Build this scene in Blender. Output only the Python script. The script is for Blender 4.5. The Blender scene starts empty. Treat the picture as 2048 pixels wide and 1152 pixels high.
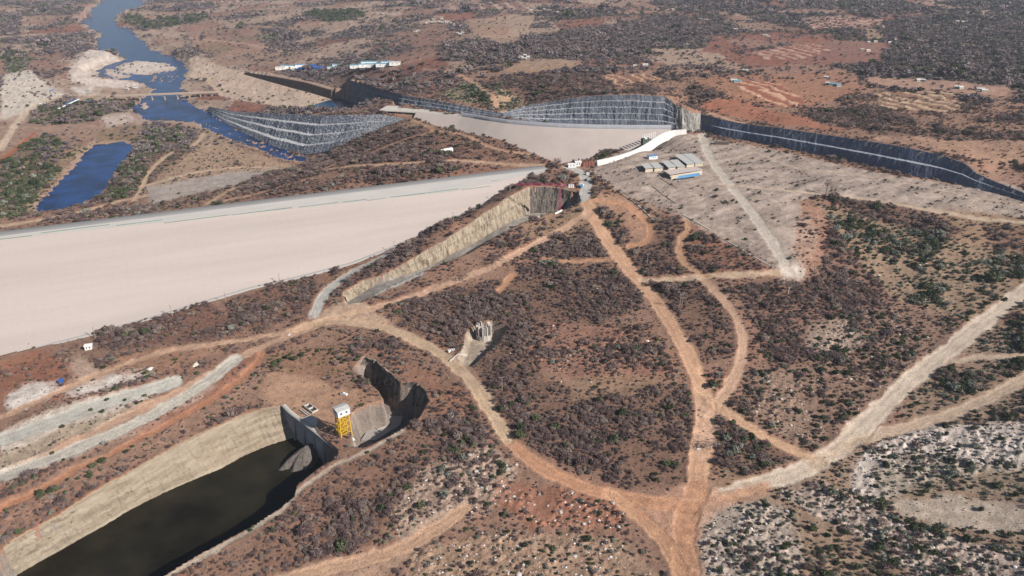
import bpy, bmesh, math, random
import numpy as np
from mathutils import Vector, Matrix
R = math.radians
random.seed(7); rng = np.random.default_rng(7)
scene = bpy.context.scene
# ------------------------------------------------------------------ camera, sky, sun, exposure
F = 1460.0; PITCH = R(26.0); CAMH = 300.0
cam_d = bpy.data.cameras.new('camera'); cam = bpy.data.objects.new('camera', cam_d)
scene.collection.objects.link(cam); scene.camera = cam
cam_d.sensor_width = 36; cam_d.lens = 36 * F / 2048
cam_d.clip_start = 1; cam_d.clip_end = 40000
cam.location = (0, 0, CAMH); cam.rotation_euler = (R(90) - PITCH, 0, 0)
SUN_AZ = (0.86, -0.51); SUN_EL = R(34)
world = bpy.data.worlds.new('World'); scene.world = world; world.use_nodes = True
wn = world.node_tree; wn.nodes.clear()
sky = wn.nodes.new('ShaderNodeTexSky'); sky.sky_type = 'NISHITA'; sky.sun_disc = False
sky.sun_elevation = SUN_EL; sky.sun_rotation = math.atan2(SUN_AZ[0], SUN_AZ[1])
sky.air_density = 1.0; sky.dust_density = 0.6; sky.ozone_density = 1.2
bgn = wn.nodes.new('ShaderNodeBackground'); bgn.inputs['Strength'].default_value = 0.052
wo = wn.nodes.new('ShaderNodeOutputWorld')
wn.links.new(sky.outputs[0], bgn.inputs[0]); wn.links.new(bgn.outputs[0], wo.inputs[0])
sd = bpy.data.lights.new('sun', 'SUN'); sd.energy = 5.0; sd.angle = R(0.53); sd.color = (1.0, 0.93, 0.84)
so = bpy.data.objects.new('sun', sd); scene.collection.objects.link(so)
tosun = Vector((SUN_AZ[0] * math.cos(SUN_EL), SUN_AZ[1] * math.cos(SUN_EL), math.sin(SUN_EL)))
so.rotation_euler = tosun.to_track_quat('Z', 'Y').to_euler(); so.location = (400, -300, 600)
scene.view_settings.view_transform = 'Standard'; scene.view_settings.look = 'None'
scene.view_settings.exposure = 0.68; scene.view_settings.gamma = 1.0
scene.view_settings.use_curve_mapping = False
scene.cycles.max_bounces = 5; scene.cycles.diffuse_bounces = 2; scene.cycles.glossy_bounces = 2
scene.cycles.transparent_max_bounces = 4; scene.cycles.volume_bounces = 0
scene.cycles.use_denoising = True

# ------------------------------------------------------------------ numpy noise
_p = np.random.default_rng(3).permutation(4096)
_g = np.random.default_rng(5).uniform(0, 2 * np.pi, 4096)
_gc, _gs = np.cos(_g), np.sin(_g)
def perlin(x, y, s=0):
    xi = np.floor(x).astype(np.int64); yi = np.floor(y).astype(np.int64)
    xf = x - xi; yf = y - yi
    def h(a, b): return _p[(_p[(a + s * 131) & 4095] + b) & 4095]
    def gr(a, b, dx, dy):
        k = h(a, b); return _gc[k] * dx + _gs[k] * dy
    u = xf * xf * xf * (xf * (xf * 6 - 15) + 10); v = yf * yf * yf * (yf * (yf * 6 - 15) + 10)
    n00 = gr(xi, yi, xf, yf); n10 = gr(xi + 1, yi, xf - 1, yf)
    n01 = gr(xi, yi + 1, xf, yf - 1); n11 = gr(xi + 1, yi + 1, xf - 1, yf - 1)
    return 1.5 * ((n00 * (1 - u) + n10 * u) * (1 - v) + (n01 * (1 - u) + n11 * u) * v)
def fbm(x, y, o=4, s=0, g=0.5):
    r = 0; a = 1.0; t = 0
    for i in range(o):
        r = r + a * perlin(x, y, s + i); t += a; a *= g; x = x * 2.03 + 17.1; y = y * 2.03 - 9.3
    return r / t
def cells(x, y, s=0):
    """distance to nearest jittered cell point and that cell's random value"""
    xi = np.floor(x).astype(np.int64); yi = np.floor(y).astype(np.int64)
    best = np.full(x.shape, 9.0); val = np.zeros(x.shape)
    for dx in (-1, 0, 1):
        for dy in (-1, 0, 1):
            k = _p[(_p[(xi + dx + s * 57) & 4095] + yi + dy) & 4095]
            px = xi + dx + 0.5 + 0.7 * ((k % 64) / 64 - 0.5); py = yi + dy + 0.5 + 0.7 * ((k // 64) / 64 - 0.5)
            d = np.hypot(x - px, y - py); m = d < best
            best = np.where(m, d, best); val = np.where(m, (k % 97) / 97, val)
    return best, val
def sstep(a, b, x):
    t = np.clip((x - a) / (b - a), 0, 1); return t * t * (3 - 2 * t)

# ------------------------------------------------------------------ picture point -> place
cP, sP = math.cos(PITCH), math.sin(PITCH)
def ray(px, py):
    a = (px - 1024) / F; b = (576 - py) / F
    return np.array([a, cP + b * sP, -sP + b * cP])
def at(px, py, z):
    d = ray(px, py); t = (z - CAMH) / d[2]
    return (d[0] * t, d[1] * t, z)
def topx(x, y, z):
    dy = y * cP - (z - CAMH) * sP; up = y * sP + (z - CAMH) * cP
    return 1024 + F * x / dy, 576 - F * up / dy

# ------------------------------------------------------------------ cuts in rock: rim line and foot line (picture points with height above the river plain)
CUTS = dict(
 quarry=([(1005,226,64),(1050,212,72),(1095,204,80),(1150,195,90),(1210,190,96),(1270,189,98),(1330,193,96),(1350,208,88)],
         [(1000,237,60),(1060,243,60),(1110,247,60),(1165,249,60),(1215,251,60),(1265,252,60),(1320,254,60),(1350,256,60)]),
 end=([(1350,208,88),(1364,217,84),(1382,226,80),(1402,228,80)],
      [(1350,256,60),(1366,259,60),(1385,261,59),(1404,262,57)]),
 right=([(1402,228,82),(1440,238,82),(1490,248,82),(1560,256,84),(1640,268,85),(1730,281,85),(1820,296,82),(1890,312,78),(1932,328,74),(1952,346,69),(1990,363,64),(2048,386,58),(2120,412,56)],
        [(1404,262,57),(1440,272,57),(1490,280,57),(1560,294,57),(1640,310,56),(1730,330,55),(1820,350,54),(1880,360,54),(1922,370,54),(1950,376,54),(1985,384,53),(2048,402,52),(2120,426,52)]),
 left=([(700,160,36),(760,178,47),(805,190,56),(850,197,64),(900,206,66),(950,216,66),(1005,226,64)],
       [(697,202,8),(740,214,20),(795,213,56),(850,219,59),(900,225,60),(950,231,60),(1000,237,60)]),
 comb=([(418,213,3),(470,224,8),(530,226,22),(590,229,32),(645,231,40)],
       [(412,222,-5),(450,246,-5),(490,268,-5),(540,291,-5),(602,310,-5)]),
 comb2=([(645,231,40),(700,230,47),(760,229,54),(812,238,60)],
        [(602,310,-5),(655,302,8),(700,284,28),(768,254,50)]),
 pool=([(500,143,14),(560,152,20),(620,163,26),(672,178,30)],
       [(496,147,3),(556,164,3),(612,179,3),(672,196,3)]),
)
def _fit(k, ratio):
    a, b = CUTS[k]; bi = sorted(b); out = []
    for (px, py, _z) in a:
        yb = np.interp(px, [q[0] for q in bi], [q[1] for q in bi]); zb = np.interp(px, [q[0] for q in bi], [q[2] for q in bi])
        tr = -ray(px, py)[2] / ray(px, py)[1]; tb = -ray(px, yb)[2] / ray(px, yb)[1]; db = (CAMH - zb) / tb
        out.append((px, py, float((CAMH / tr - db + ratio * zb) / (1 / tr + ratio))))
    CUTS[k] = (out, b)
_fit('right', 0.75); _fit('end', 0.7); _fit('pool', .5); _fit('left', .9)
_e, _q = CUTS['end']; _e[0] = (1350, 208, 88); _e[-1] = CUTS['right'][0][0]
CP = [
 # foreground
 (0,1200,-2),(0,1000,2),(150,880,2),(280,800,2),(60,760,1),(180,720,1),(450,690,3),(620,650,8),(700,640,10),(620,790,-1),(560,740,2),
 (780,700,8),(900,720,10),(1000,900,5),(1350,1000,0),(1350,1150,-3),(1024,1150,-3),(700,1140,-2),(600,1080,0),(800,950,4),(860,820,6),(400,1180,-2),
 (1640,920,2),(1500,1100,0),(1900,1100,2),(2048,1000,6),(2048,800,15),(1850,750,12),(2048,580,30),(1800,600,25),(1600,700,18),(1450,640,26),
 (1570,545,40),(1300,560,30),(1200,650,20),(1150,800,10),(1400,480,44),(1230,450,44),(1175,380,57),(1175,420,50),(1050,520,30),(900,600,16),(1000,700,13),
 (930,456,39),(851,503,30),(765,551,19),(688,583,13),(983,477,38),(883,527,27),(812,554,20),(939,503,32),(760,578,15),(900,446,41),(960,417,48),(1000,395,53),(860,466,34),(1040,372,57),(1100,421,46),(690,600,12),
 # plateau and knob
 (1200,350,59),(1300,310,60),(1370,272,60),(1450,350,58),(1500,430,53),(1600,400,55),(1700,350,57),(1900,420,53),(2048,450,50),
 (1620,440,52),(1590,500,46),(1700,450,46),(1850,500,38),(2000,500,38),(1740,540,34),(1390,440,52),(1130,330,61),(1095,352,58),(1200,322,60),(1260,300,60),
 # hill between the two dams
 (1060,304,64),(1000,279,67),(900,262,68),(845,252,62),(900,300,60),(1000,325,60),(760,300,50),(700,330,48),(830,328,57),(640,345,40),(560,372,26),(450,402,15),(350,420,8),(690,350,46),(900,345,58),
 # river plain
 (500,340,0),(350,300,2),(420,330,1),(230,60,-4),(300,160,-4),(340,200,-4),(350,240,-4),(150,350,-4),(250,300,-2),(500,280,-4),(590,310,-4),(100,400,-3),
 (50,200,8),(0,150,18),(0,300,4),(60,280,3),(0,430,4),(60,60,6),(0,10,12),(150,180,2),(420,200,2),(480,150,3),(580,190,3),(640,222,8),(560,215,8),(660,218,10),(720,222,30),
 (400,90,10),(500,60,16),(620,60,28),(600,140,17),(690,140,30),(720,20,38),(400,20,10),(250,5,-4),(450,120,6),
 # back country
 (800,150,60),(900,180,75),(1000,190,82),(1100,170,90),(1200,165,95),(1300,160,95),(1400,195,92),(1450,215,90),(1500,190,90),(1600,245,88),(1700,200,86),
 (1800,270,86),(1900,250,84),(2048,300,78),(1950,320,79),(2048,368,66),(1200,110,88),(1500,110,88),(1800,110,90),(2048,110,90),(850,90,66),(1000,50,74),(1300,50,82),(1600,50,86),(2000,50,95),(1300,225,70) if 0 else (1390,232,80),
]
ctrl = []
for p in CP: ctrl.append(at(*p))
for k, (a, b) in CUTS.items():
    for p in a + b: ctrl.append(at(*p))
    ra = np.array([at(*p) for p in a]); fb = np.array([at(*p) for p in b]); m_ = min(len(ra), len(fb))
    for i in range(len(ra)):
        j = min(int(round(i * (len(fb) - 1) / (len(ra) - 1))), len(fb) - 1)
        d_ = ra[i, :2] - fb[j, :2]; d_ /= np.linalg.norm(d_) + 1e-6
        if k in ('right', 'right2', 'quarry', 'left'):
            q = ra[i, :2] + d_ * 35; ctrl.append((q[0], q[1], ra[i, 2] + (2 if k != 'quarry' else -2)))
        if k == 'right':
            q = fb[j, :2] - d_ * 25; ctrl.append((q[0], q[1], fb[j, 2] - 0.5))
for azd in (-50, -30, -12, 5, 20, 35, 50):
    for r in (3600, 6000, 12000):
        zz = {-50: 30, -30: 15, -12: 20, 5: 70, 20: 85, 35: 95, 50: 95}[azd] + (r - 3600) * 0.004
        ctrl.append((r * math.sin(R(azd)), r * math.cos(R(azd)), zz))
for azd, z0 in ((-50, 0), (-25, -2), (0, -3), (25, 0), (50, 6)): ctrl.append((180 * math.sin(R(azd)), 180 * math.cos(R(azd)), z0))
for azd, r, z0 in ((-50, 420, 0), (-50, 800, 0), (-50, 1500, 20), (50, 500, 25), (50, 900, 60), (50, 1500, 90)):
    ctrl.append((r * math.sin(R(azd)), r * math.cos(R(azd)), z0))

# ------------------------------------------------------------------ the left dam's face is a plane: crest line and slope
CREST = 60.0
dam1_crest = np.array([at(0, 463, CREST), at(1085, 331, CREST)])[:, :2]
d1dir = dam1_crest[1] - dam1_crest[0]; d1len = np.linalg.norm(d1dir); d1dir /= d1len
d1nrm = np.array([d1dir[1], -d1dir[0]])                    # towards the reservoir side (camera side)
D1W = 13.0; D1S = 1.5
def dam1_face(x, y):
    o = (x - dam1_crest[0, 0]) * d1nrm[0] + (y - dam1_crest[0, 1]) * d1nrm[1]
    up = CREST - np.maximum(o - D1W, 0) / D1S
    return np.where(o < 0, CREST + o / 1.7, up)
def hit_dam1(px, py):
    d = ray(px, py); n = np.array([d1nrm[0] / D1S, d1nrm[1] / D1S, 1.0])
    p0 = np.array([dam1_crest[0, 0] + d1nrm[0] * D1W, dam1_crest[0, 1] + d1nrm[1] * D1W, CREST])
    o = np.array([0, 0, CAMH]); t = np.dot(p0 - o, n) / np.dot(d, n); return tuple(o + d * t)
TOE = [(-60,735),(0,716),(100,690),(200,664),(300,637),(400,607),(500,577),(600,554),(700,528),(765,503),(830,476),(900,441),(960,411),(1020,376),(1080,344)]
toe3 = [hit_dam1(*p) for p in TOE]
for p in toe3[1:]: ctrl.append(p)
ctrl = np.array(ctrl)

def uv(x, y):
    r = np.hypot(x, y); return np.arctan2(x, y), np.log(r)
cu, cv = uv(ctrl[:, 0], ctrl[:, 1])
def _k(d2): return np.where(d2 > 1e-12, d2 * np.log(d2 + 1e-12), 0)
n = len(ctrl)
A = np.zeros((n + 3, n + 3)); A[:n, :n] = _k((cu[:, None] - cu) ** 2 + (cv[:, None] - cv) ** 2) + np.eye(n) * 2e-4
A[:n, n] = 1; A[:n, n + 1] = cu; A[:n, n + 2] = cv; A[n:, :n] = A[:n, n:].T
W = np.linalg.solve(A, np.concatenate([ctrl[:, 2], [0, 0, 0]]))
def tps(x, y):
    x = np.asarray(x, float); y = np.asarray(y, float); sh = x.shape; x = x.ravel(); y = y.ravel()
    u, v = uv(x, y); out = np.empty(len(x))
    for i in range(0, len(x), 40000):
        s = slice(i, i + 40000)
        out[s] = _k((u[s, None] - cu) ** 2 + (v[s, None] - cv) ** 2) @ W[:n] + W[n] + W[n + 1] * u[s] + W[n + 2] * v[s]
    return out.reshape(sh)
# table of the smooth terrain (angle x log distance)
TA = np.linspace(R(-54), R(54), 420); TR = np.linspace(math.log(150), math.log(15000), 560)
_a, _r = np.meshgrid(TA, TR, indexing='ij'); _er = np.exp(_r)
TX = _er * np.sin(_a); TY = _er * np.cos(_a)
Ttab = np.maximum(tps(TX, TY), -4.5)
_far = sstep(1150, 2200, _er)
Ttab = Ttab + _far * sstep(-2, 20, Ttab) * (14 * fbm(TX / 420, TY / 420, 3, 11) + 0)
def _nearz(x, y, line):
    d = np.full(x.shape, 1e9); z = np.zeros(x.shape); sg = np.zeros(x.shape)
    for i in range(len(line) - 1):
        ax, ay, az = line[i]; bx_, by_, bz = line[i + 1]; L = (bx_ - ax) ** 2 + (by_ - ay) ** 2 + 1e-9
        t = np.clip(((x - ax) * (bx_ - ax) + (y - ay) * (by_ - ay)) / L, 0, 1); dd = np.hypot(x - ax - t * (bx_ - ax), y - ay - t * (by_ - ay)); m = dd < d
        d = np.where(m, dd, d); z = np.where(m, az + t * (bz - az), z); sg = np.where(m, (bx_ - ax) * (y - ay) - (by_ - ay) * (x - ax), sg)
    return d, z, sg
FIX = dict(right=(70, 90), end=(20, 0), quarry=(50, 0), left=(50, 0), pool=(40, 45), comb=(35, 0))
def fixcuts(x, y, z):
    z = z.copy()
    for k, (wr, wf) in FIX.items():
        rim = np.array([at(*p) for p in CUTS[k][0]]); foot = np.array([at(*p) for p in CUTS[k][1]])
        if wf and k.startswith('right'): rim = rim
        lo = np.minimum(rim.min(0), foot.min(0)) - 130; hi = np.maximum(rim.max(0), foot.max(0)) + 130
        m = (x > lo[0]) & (x < hi[0]) & (y > lo[1]) & (y < hi[1])
        if not m.any(): continue
        X_, Y_, Z_ = x[m], y[m], z[m]
        dr, zr, sr = _nearz(X_, Y_, rim); df, zf, sf = _nearz(X_, Y_, foot)
        band = inside(X_, Y_, np.vstack([rim, foot[::-1]])); t = dr / (dr + df + 1e-6)
        behind = (~band) & (dr < df); front = (~band) & (df <= dr)
        w = 1 - sstep(0, wr, dr); Z_ = np.where(behind, Z_ * (1 - w) + zr * w, Z_)
        if wf: w = 1 - sstep(0, wf, df); Z_ = np.where(front, Z_ * (1 - w) + zf * w, Z_)
        Z_ = np.where(band, zr * (1 - t) + zf * t, Z_); z[m] = Z_
    return z
def bil(tab, x, y, A0=TA, R0=TR):
    u, v = uv(np.asarray(x, float), np.asarray(y, float))
    fi = np.clip((u - A0[0]) / (A0[1] - A0[0]), 0, len(A0) - 1.001); fj = np.clip((v - R0[0]) / (R0[1] - R0[0]), 0, len(R0) - 1.001)
    i = fi.astype(int); j = fj.astype(int); a = fi - i; b = fj - j
    return (tab[i, j] * (1 - a) + tab[i + 1, j] * a) * (1 - b) + (tab[i, j + 1] * (1 - a) + tab[i + 1, j + 1] * a) * b
def T(x, y): return bil(Ttab, x, y)
_ts = np.exp(np.linspace(math.log(200), math.log(12000), 1600))
def G(px, py, z=None):
    """the point of the smooth ground seen at a picture point"""
    if z is not None: return np.array(at(px, py, z))
    d = ray(px, py); h = math.hypot(d[0], d[1]); t = _ts / h
    x = d[0] * t; y = d[1] * t; zz = CAMH + d[2] * t; g = T(x, y)
    below = np.nonzero(zz < g)[0]
    if len(below) == 0: k = len(t) - 1; return np.array([x[k], y[k], g[k]])
    k = max(below[0], 1); e0 = zz[k - 1] - g[k - 1]; e1 = g[k] - zz[k]; w = e0 / (e0 + e1 + 1e-9); tt = t[k - 1] * (1 - w) + t[k] * w
    return np.array([d[0] * tt, d[1] * tt, CAMH + d[2] * tt])
def GP(pts): return np.array([G(*p) for p in pts])

def inside(x, y, poly):
    poly = np.asarray(poly)[:, :2]; res = np.zeros(x.shape, bool)
    m = (x >= poly[:, 0].min()) & (x <= poly[:, 0].max()) & (y >= poly[:, 1].min()) & (y <= poly[:, 1].max())
    xs = x[m]; ys = y[m]; c = np.zeros(xs.shape, bool); j = len(poly) - 1
    for i in range(len(poly)):
        xi, yi = poly[i]; xj, yj = poly[j]
        if yi != yj:
            c ^= ((yi > ys) != (yj > ys)) & (xs < (xj - xi) * (ys - yi) / (yj - yi) + xi)
        j = i
    res[m] = c; return res
def dline(x, y, line, closed=False, pad=60.0):
    """distance to a polyline; 1e9 when farther than pad"""
    line = np.asarray(line)[:, :2]; out = np.full(x.shape, 1e9)
    m = (x >= line[:, 0].min() - pad) & (x <= line[:, 0].max() + pad) & (y >= line[:, 1].min() - pad) & (y <= line[:, 1].max() + pad)
    xs = x[m]; ys = y[m]; d = np.full(xs.shape, 1e18)
    nn = len(line) if closed else len(line) - 1
    for i in range(nn):
        ax, ay = line[i]; bx, by = line[(i + 1) % len(line)]
        mm = (xs > min(ax, bx) - pad) & (xs < max(ax, bx) + pad) & (ys > min(ay, by) - pad) & (ys < max(ay, by) + pad)
        if not mm.any(): continue
        X = xs[mm] - ax; Y = ys[mm] - ay; L = (bx - ax) ** 2 + (by - ay) ** 2 + 1e-9
        t = np.clip((X * (bx - ax) + Y * (by - ay)) / L, 0, 1)
        d[mm] = np.minimum(d[mm], (X - t * (bx - ax)) ** 2 + (Y - t * (by - ay)) ** 2)
    out[m] = np.sqrt(d); return np.where(out > 1e8, 1e9, out)
Ttab = fixcuts(TX, TY, Ttab)
def smooth(line, k=3):
    line = np.asarray(line, float)
    for _ in range(k):
        q = np.empty((2 * len(line) - 2, line.shape[1])); q[0::2] = line[:-1] * .75 + line[1:] * .25; q[1::2] = line[:-1] * .25 + line[1:] * .75
        line = np.vstack([line[:1], q, line[-1:]])
    return line
# ------------------------------------------------------------------ the ground grid (finer near the camera, out to the horizon)
NA = 1040
GA = np.linspace(R(-49), R(49), NA)
_t = np.linspace(math.log(185), math.log(14500), 6000); _rr = np.exp(_t)
_dens = _rr * (1 / (_rr ** 2 / (300 * 730)) * 0.55 + 1 / _rr * 60) * 1.0       # rows per log unit
_dens *= np.where((_rr > 620) & (_rr < 1250), 1.5, 1.0)
_cum = np.cumsum(_dens); _cum = (_cum - _cum[0]) / (_cum[-1] - _cum[0]); NR = 800
GR = np.exp(np.interp(np.linspace(0, 1, NR), _cum, _t)); LGR = np.log(GR)
ga, gr = np.meshgrid(GA, GR, indexing='ij')
X = gr * np.sin(ga); Y = gr * np.cos(ga)
Z0 = fixcuts(X, Y, T(X, Y)); Z = Z0.copy()
n1 = fbm(X / 60, Y / 60, 3, 21); n2 = fbm(X / 14, Y / 14, 3, 31); n3 = fbm(X / 4.5, Y / 4.5, 2, 41)
nb = fbm(X / 260, Y / 260, 3, 51)
wa = 1.2 + gr * 0.007
wa = 3.0 + gr * 0.012
WX = X + wa * fbm(X / (3 * wa), Y / (3 * wa), 4, 61, .65); WY = Y + wa * fbm(X / (3 * wa), Y / (3 * wa), 4, 71, .65)
rough = np.ones_like(Z)                                    # how uneven the ground is here
def lin(c):
    c = np.array(c) / 255.0; return np.where(c <= 0.04045, c / 12.92, ((c + 0.055) / 1.055) ** 2.4)
KA = 0.62                                                  # lit picture value -> surface colour
def al(r, g, b, k=1.0): return lin((r, g, b)) * KA * k
SOIL = al(158, 122, 102); SOILR = al(166, 112, 86); PLAT = al(178, 160, 148); TAN = al(206, 170, 146); ORANGE = al(202, 154, 124)
PALE = al(214, 198, 182); GREY = al(196, 192, 186); SAND = al(220, 200, 186); DARKS = al(118, 88, 74); FARS = al(176, 132, 110)
GRASS = al(168, 142, 108); GREENF = al(88, 108, 72); WHITE = al(226, 214, 204); REDS = al(176, 108, 80); OLIVE = al(140, 118, 86)
col = np.empty(X.shape + (3,)); col[:] = SOIL
mx = sstep(-0.25, 0.35, n1 + 0.4 * n2)[..., None]; col = col * (1 - 0.55 * mx) + SOILR * 0.55 * mx
mx = sstep(0.1, 0.5, nb + 0.3 * n1)[..., None]; col = col * (1 - 0.5 * mx) + GRASS * 0.5 * mx
dens = np.clip(0.55 + 0.9 * n1 + 0.5 * n2, 0.10, 0.95); pg = np.full_like(Z, 0.03); pc = np.full_like(Z, 0.03); rub = np.zeros_like(Z)
# far country: field patches, bare red soil, dark bare woods
far = sstep(1150, 1450, gr + 180 * nb)
cd, cvv = cells((WX + 40 * n1) / 130, (WY) / 210, 3)
fcol = np.where(cvv[..., None] < .3, al(190, 156, 132), np.where(cvv[..., None] < .6, al(172, 126, 106), np.where(cvv[..., None] < .75, al(164, 104, 84), al(178, 140, 116))))
stripe = 0.5 + 0.5 * np.sin((WX * np.cos(cvv * 9) * .5 + WY * 1.0 + 30 * n1) / 6.5)
fcol = fcol * (0.86 + 0.2 * stripe[..., None]) * (0.92 + 0.3 * n2[..., None])
wood = sstep(-0.10, 0.14, fbm(X / 300 + 3.1, Y / 460 + 1.7, 6, 83, .62) + 0.10 * np.clip((X + 100) / 800, -1, 1.6))
fd = np.clip(0.10 + 0.8 * wood + 0.35 * n1 + .2 * n2, 0.02, 0.95)
fcol = fcol * (1 - 0.6 * wood[..., None]) + al(128, 104, 98) * 0.6 * wood[..., None]
col = col * (1 - far[..., None]) + fcol * far[..., None]; dens = dens * (1 - far) + fd * far
pg = pg * (1 - far) + far * np.clip(0.10 + 0.5 * fbm(X / 300, Y / 300, 2, 91) - 0.1 * wood, 0.02, 0.5)

wa = 5.0 + gr * 0.02
WARPS = [(WX, WY)] + [(X + wa * fbm(X / (2.2 * wa), Y / (2.2 * wa), 5, sd_, .68), Y + wa * fbm(X / (2.2 * wa), Y / (2.2 * wa), 5, sd_ + 7, .68)) for sd_ in (161, 181)]
GRC, GRS = np.cos(ga), np.sin(ga)
def zone(poly, c=None, d=None, g=None, k=None, r=None, ro=None, mix=0.6, jag=1.0, w=True):
    P = GP(poly); wgt = sum(inside(a, b, P).astype(np.float32) for a, b in WARPS) / 3.0; m = wgt > 0; q = wgt[m]
    if c is not None:
        f = (mix * q)[:, None]; col[m] = col[m] * (1 - f) + np.asarray(c) * f * (1 + 0.35 * n2[m] + 0.25 * n3[m])[:, None]
    def put(A, v): A[m] = A[m] * (1 - q) + v * q
    if d is not None: put(dens, np.clip(d + jag * ((0.75 * d + .08) * (n1[m] + n2[m]) + .25 * d * n3[m]), 0, 1))
    if g is not None: put(pg, g)
    if k is not None: put(pc, k)
    if r is not None: put(rub, r)
    if ro is not None: put(rough, ro)
    return m
# --- near and middle zones (outlines given in picture points, dropped on the ground)
zone([(560,1200),(560,1060),(640,990),(760,900),(860,830),(950,800),(1010,880),(1080,960),(1250,1010),(1380,1160),(1380,1210)], SOIL, 0.5, .1, .1)
zone([(1380,1200),(1390,1010),(1640,930),(1790,860),(2100,760),(2100,1200)], al(172,146,122), 0.58, .30, .30)
zone([(790,620),(870,590),(1000,560),(1080,530),(1200,528),(1255,555),(1290,610),(1200,645),(1090,655),(1060,720),(1100,760),(940,720),(870,670),(790,650)], DARKS, 0.95, .03, .0)
zone([(1100,505),(1165,447),(1215,505),(1205,522),(1100,520)], DARKS, 0.95, .02, 0)
zone([(1195,405),(1250,410),(1290,440),(1250,480),(1290,505),(1380,545),(1290,550),(1230,490),(1205,440)], DARKS, 0.9, .06, 0)
zone([(1310,430),(1380,440),(1355,480),(1360,520),(1390,546),(1290,530),(1270,500),(1310,470)], DARKS, .85, .05, 0)
zone([(1390,470),(1440,480),(1540,540),(1400,546),(1370,510)], al(150,100,80), 0.6, .05, 0)
zone([(1305,570),(1412,565),(1480,655),(1478,705),(1420,735),(1360,650)], DARKS, 0.92, .06, 0)
zone([(1470,570),(1560,562),(1640,550),(1660,470),(1720,520),(1790,600),(1770,640),(1690,650),(1640,720),(1540,740),(1510,660)], al(120,88,80), 0.9, .05, .02)
zone([(1060,640),(1180,650),(1280,650),(1350,740),(1300,770),(1120,750),(1040,700)], al(168,118,98), 0.62, .02, .04, .25)
zone([(940,700),(1040,745),(1180,790),(1250,770),(1375,770),(1398,880),(1385,968),(1250,975),(1150,945),(1050,890),(960,760),(940,700)], DARKS, 0.95, .05, .0)
zone([(1140,760),(1260,745),(1340,765),(1250,790),(1150,800)], GRASS, 0.40, .02, .0, mix=.35)
zone([(1430,870),(1490,858),(1595,920),(1480,955),(1420,930)], DARKS, 0.8, .12, .1)
zone([(1500,740),(1640,730),(1700,640),(1790,600),(1960,650),(1830,745),(1700,870),(1640,905),(1480,840)], al(140,112,98), 0.66, .18, .14, .25)
zone([(1520,760),(1580,740),(1640,860),(1600,890),(1510,830)], al(160,132,112), .45, .2, .3, .9)
zone([(1610,650),(1700,635),(1740,690),(1680,715),(1610,700)], al(180,158,142), .5, .35, .3, .9)
zone([(1650,395),(1740,400),(1900,440),(1940,470),(1880,475),(1800,460),(1700,420)], al(108,80,72), .92, .05, 0)
zone([(1640,410),(1700,425),(1880,480),(2400,520),(2400,565),(1950,640),(1790,600),(1700,500)], al(160,138,112), .68, .40, .45, .4)
zone([(1960,455),(2400,450),(2400,520),(2000,500)], al(130,92,78), .85, .03, 0)
zone([(1830,770),(1930,715),(2400,725),(2400,780),(1900,825),(1790,845)], al(160,136,114), .62, .25, .3)
zone([(1940,650),(2400,600),(2400,712),(1930,712),(1900,695)], al(165,142,120), .55, .35, .4)
zone([(190,665),(300,640),(420,600),(450,625),(470,660),(400,685),(300,690),(210,700)], al(128,84,72), 0.88, .05, 0)
zone([(450,600),(560,572),(650,545),(640,580),(610,625),(520,665),(470,640)], al(132,90,76), 0.85, .08, 0)
zone([(660,535),(760,505),(800,500),(740,530),(640,575)], al(170,130,102), .4, .1, 0)
zone([(0,860),(180,792),(330,768),(320,790),(180,840),(0,905)], PALE, .03, .2, .3, ro=.3, mix=.95)
zone([(0,905),(180,840),(340,790),(470,720),(350,790),(180,860),(0,935)], al(200,186,160), .35, .5, .3)
zone([(0,935),(150,880),(300,830),(420,760),(430,775),(310,850),(160,905),(0,970)], PALE, .03, .2, .3, ro=.3, mix=.95)
zone([(0,720),(80,700),(150,735),(110,800),(0,820)], REDS, .3, .08, 0)
zone([(20,790),(60,765),(110,762),(118,775),(90,800),(40,822),(10,815)], WHITE, 0, 0, 0, ro=.4, mix=.95)
zone([(130,780),(220,750),(300,735),(310,750),(240,770),(150,795)], WHITE, .02, .2, 0, ro=.4, mix=.95)
zone([(150,705),(200,735),(240,740),(200,770),(150,775),(140,740)], al(214,186,164), .02, 0, 0, ro=.3)
zone([(220,720),(330,690),(440,690),(430,705),(330,745),(240,755)], al(176,132,104), .3, .1, .1)
zone([(200,880),(400,800),(520,700),(540,760),(480,800),(330,900),(100,1010),(0,1080),(0,1000)], al(172,134,112), .42, .12, .08)
zone([(380,780),(500,700),(530,700),(450,790),(300,860),(260,860)], REDS, .25, .1, 0, mix=.5)
zone([(540,710),(640,690),(710,700),(705,740),(640,760),(560,740)], al(160,118,90), .6, .4, .05)
zone([(540,740),(640,760),(740,790),(768,800),(700,820),(700,860),(640,860),(570,812),(530,800)], al(204,160,126), .08, .05, 0, ro=.4)
zone([(750,700),(860,740),(930,790),(960,850),(900,870),(850,800),(800,740)], al(170,118,92), .5, .1, .05)
zone([(600,980),(700,910),(860,830),(950,830),(960,900),(860,920),(800,1000),(760,1060),(660,1120),(540,1150),(500,1090)], al(150,110,90), 0.72, .06, .02)
zone([(720,1000),(800,940),(830,960),(780,1010),(740,1080),(620,1152),(560,1152)], al(120,90,76), .9, .06, 0)
zone([(560,1152),(640,1125),(760,1105),(850,1060),(860,1090),(780,1150),(700,1190),(560,1200)], al(200,164,138), .05, .1, .1, ro=.4)
zone([(850,940),(980,890),(1040,940),(1010,1000),(880,1060),(800,1080),(790,1010)], al(178,156,138), .4, .1, .12, 1.0)
zone([(1000,960),(1100,970),(1240,1010),(1240,1060),(1060,1050),(990,1010)], al(164,104,78), .3, .1, .05, .8)
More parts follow.
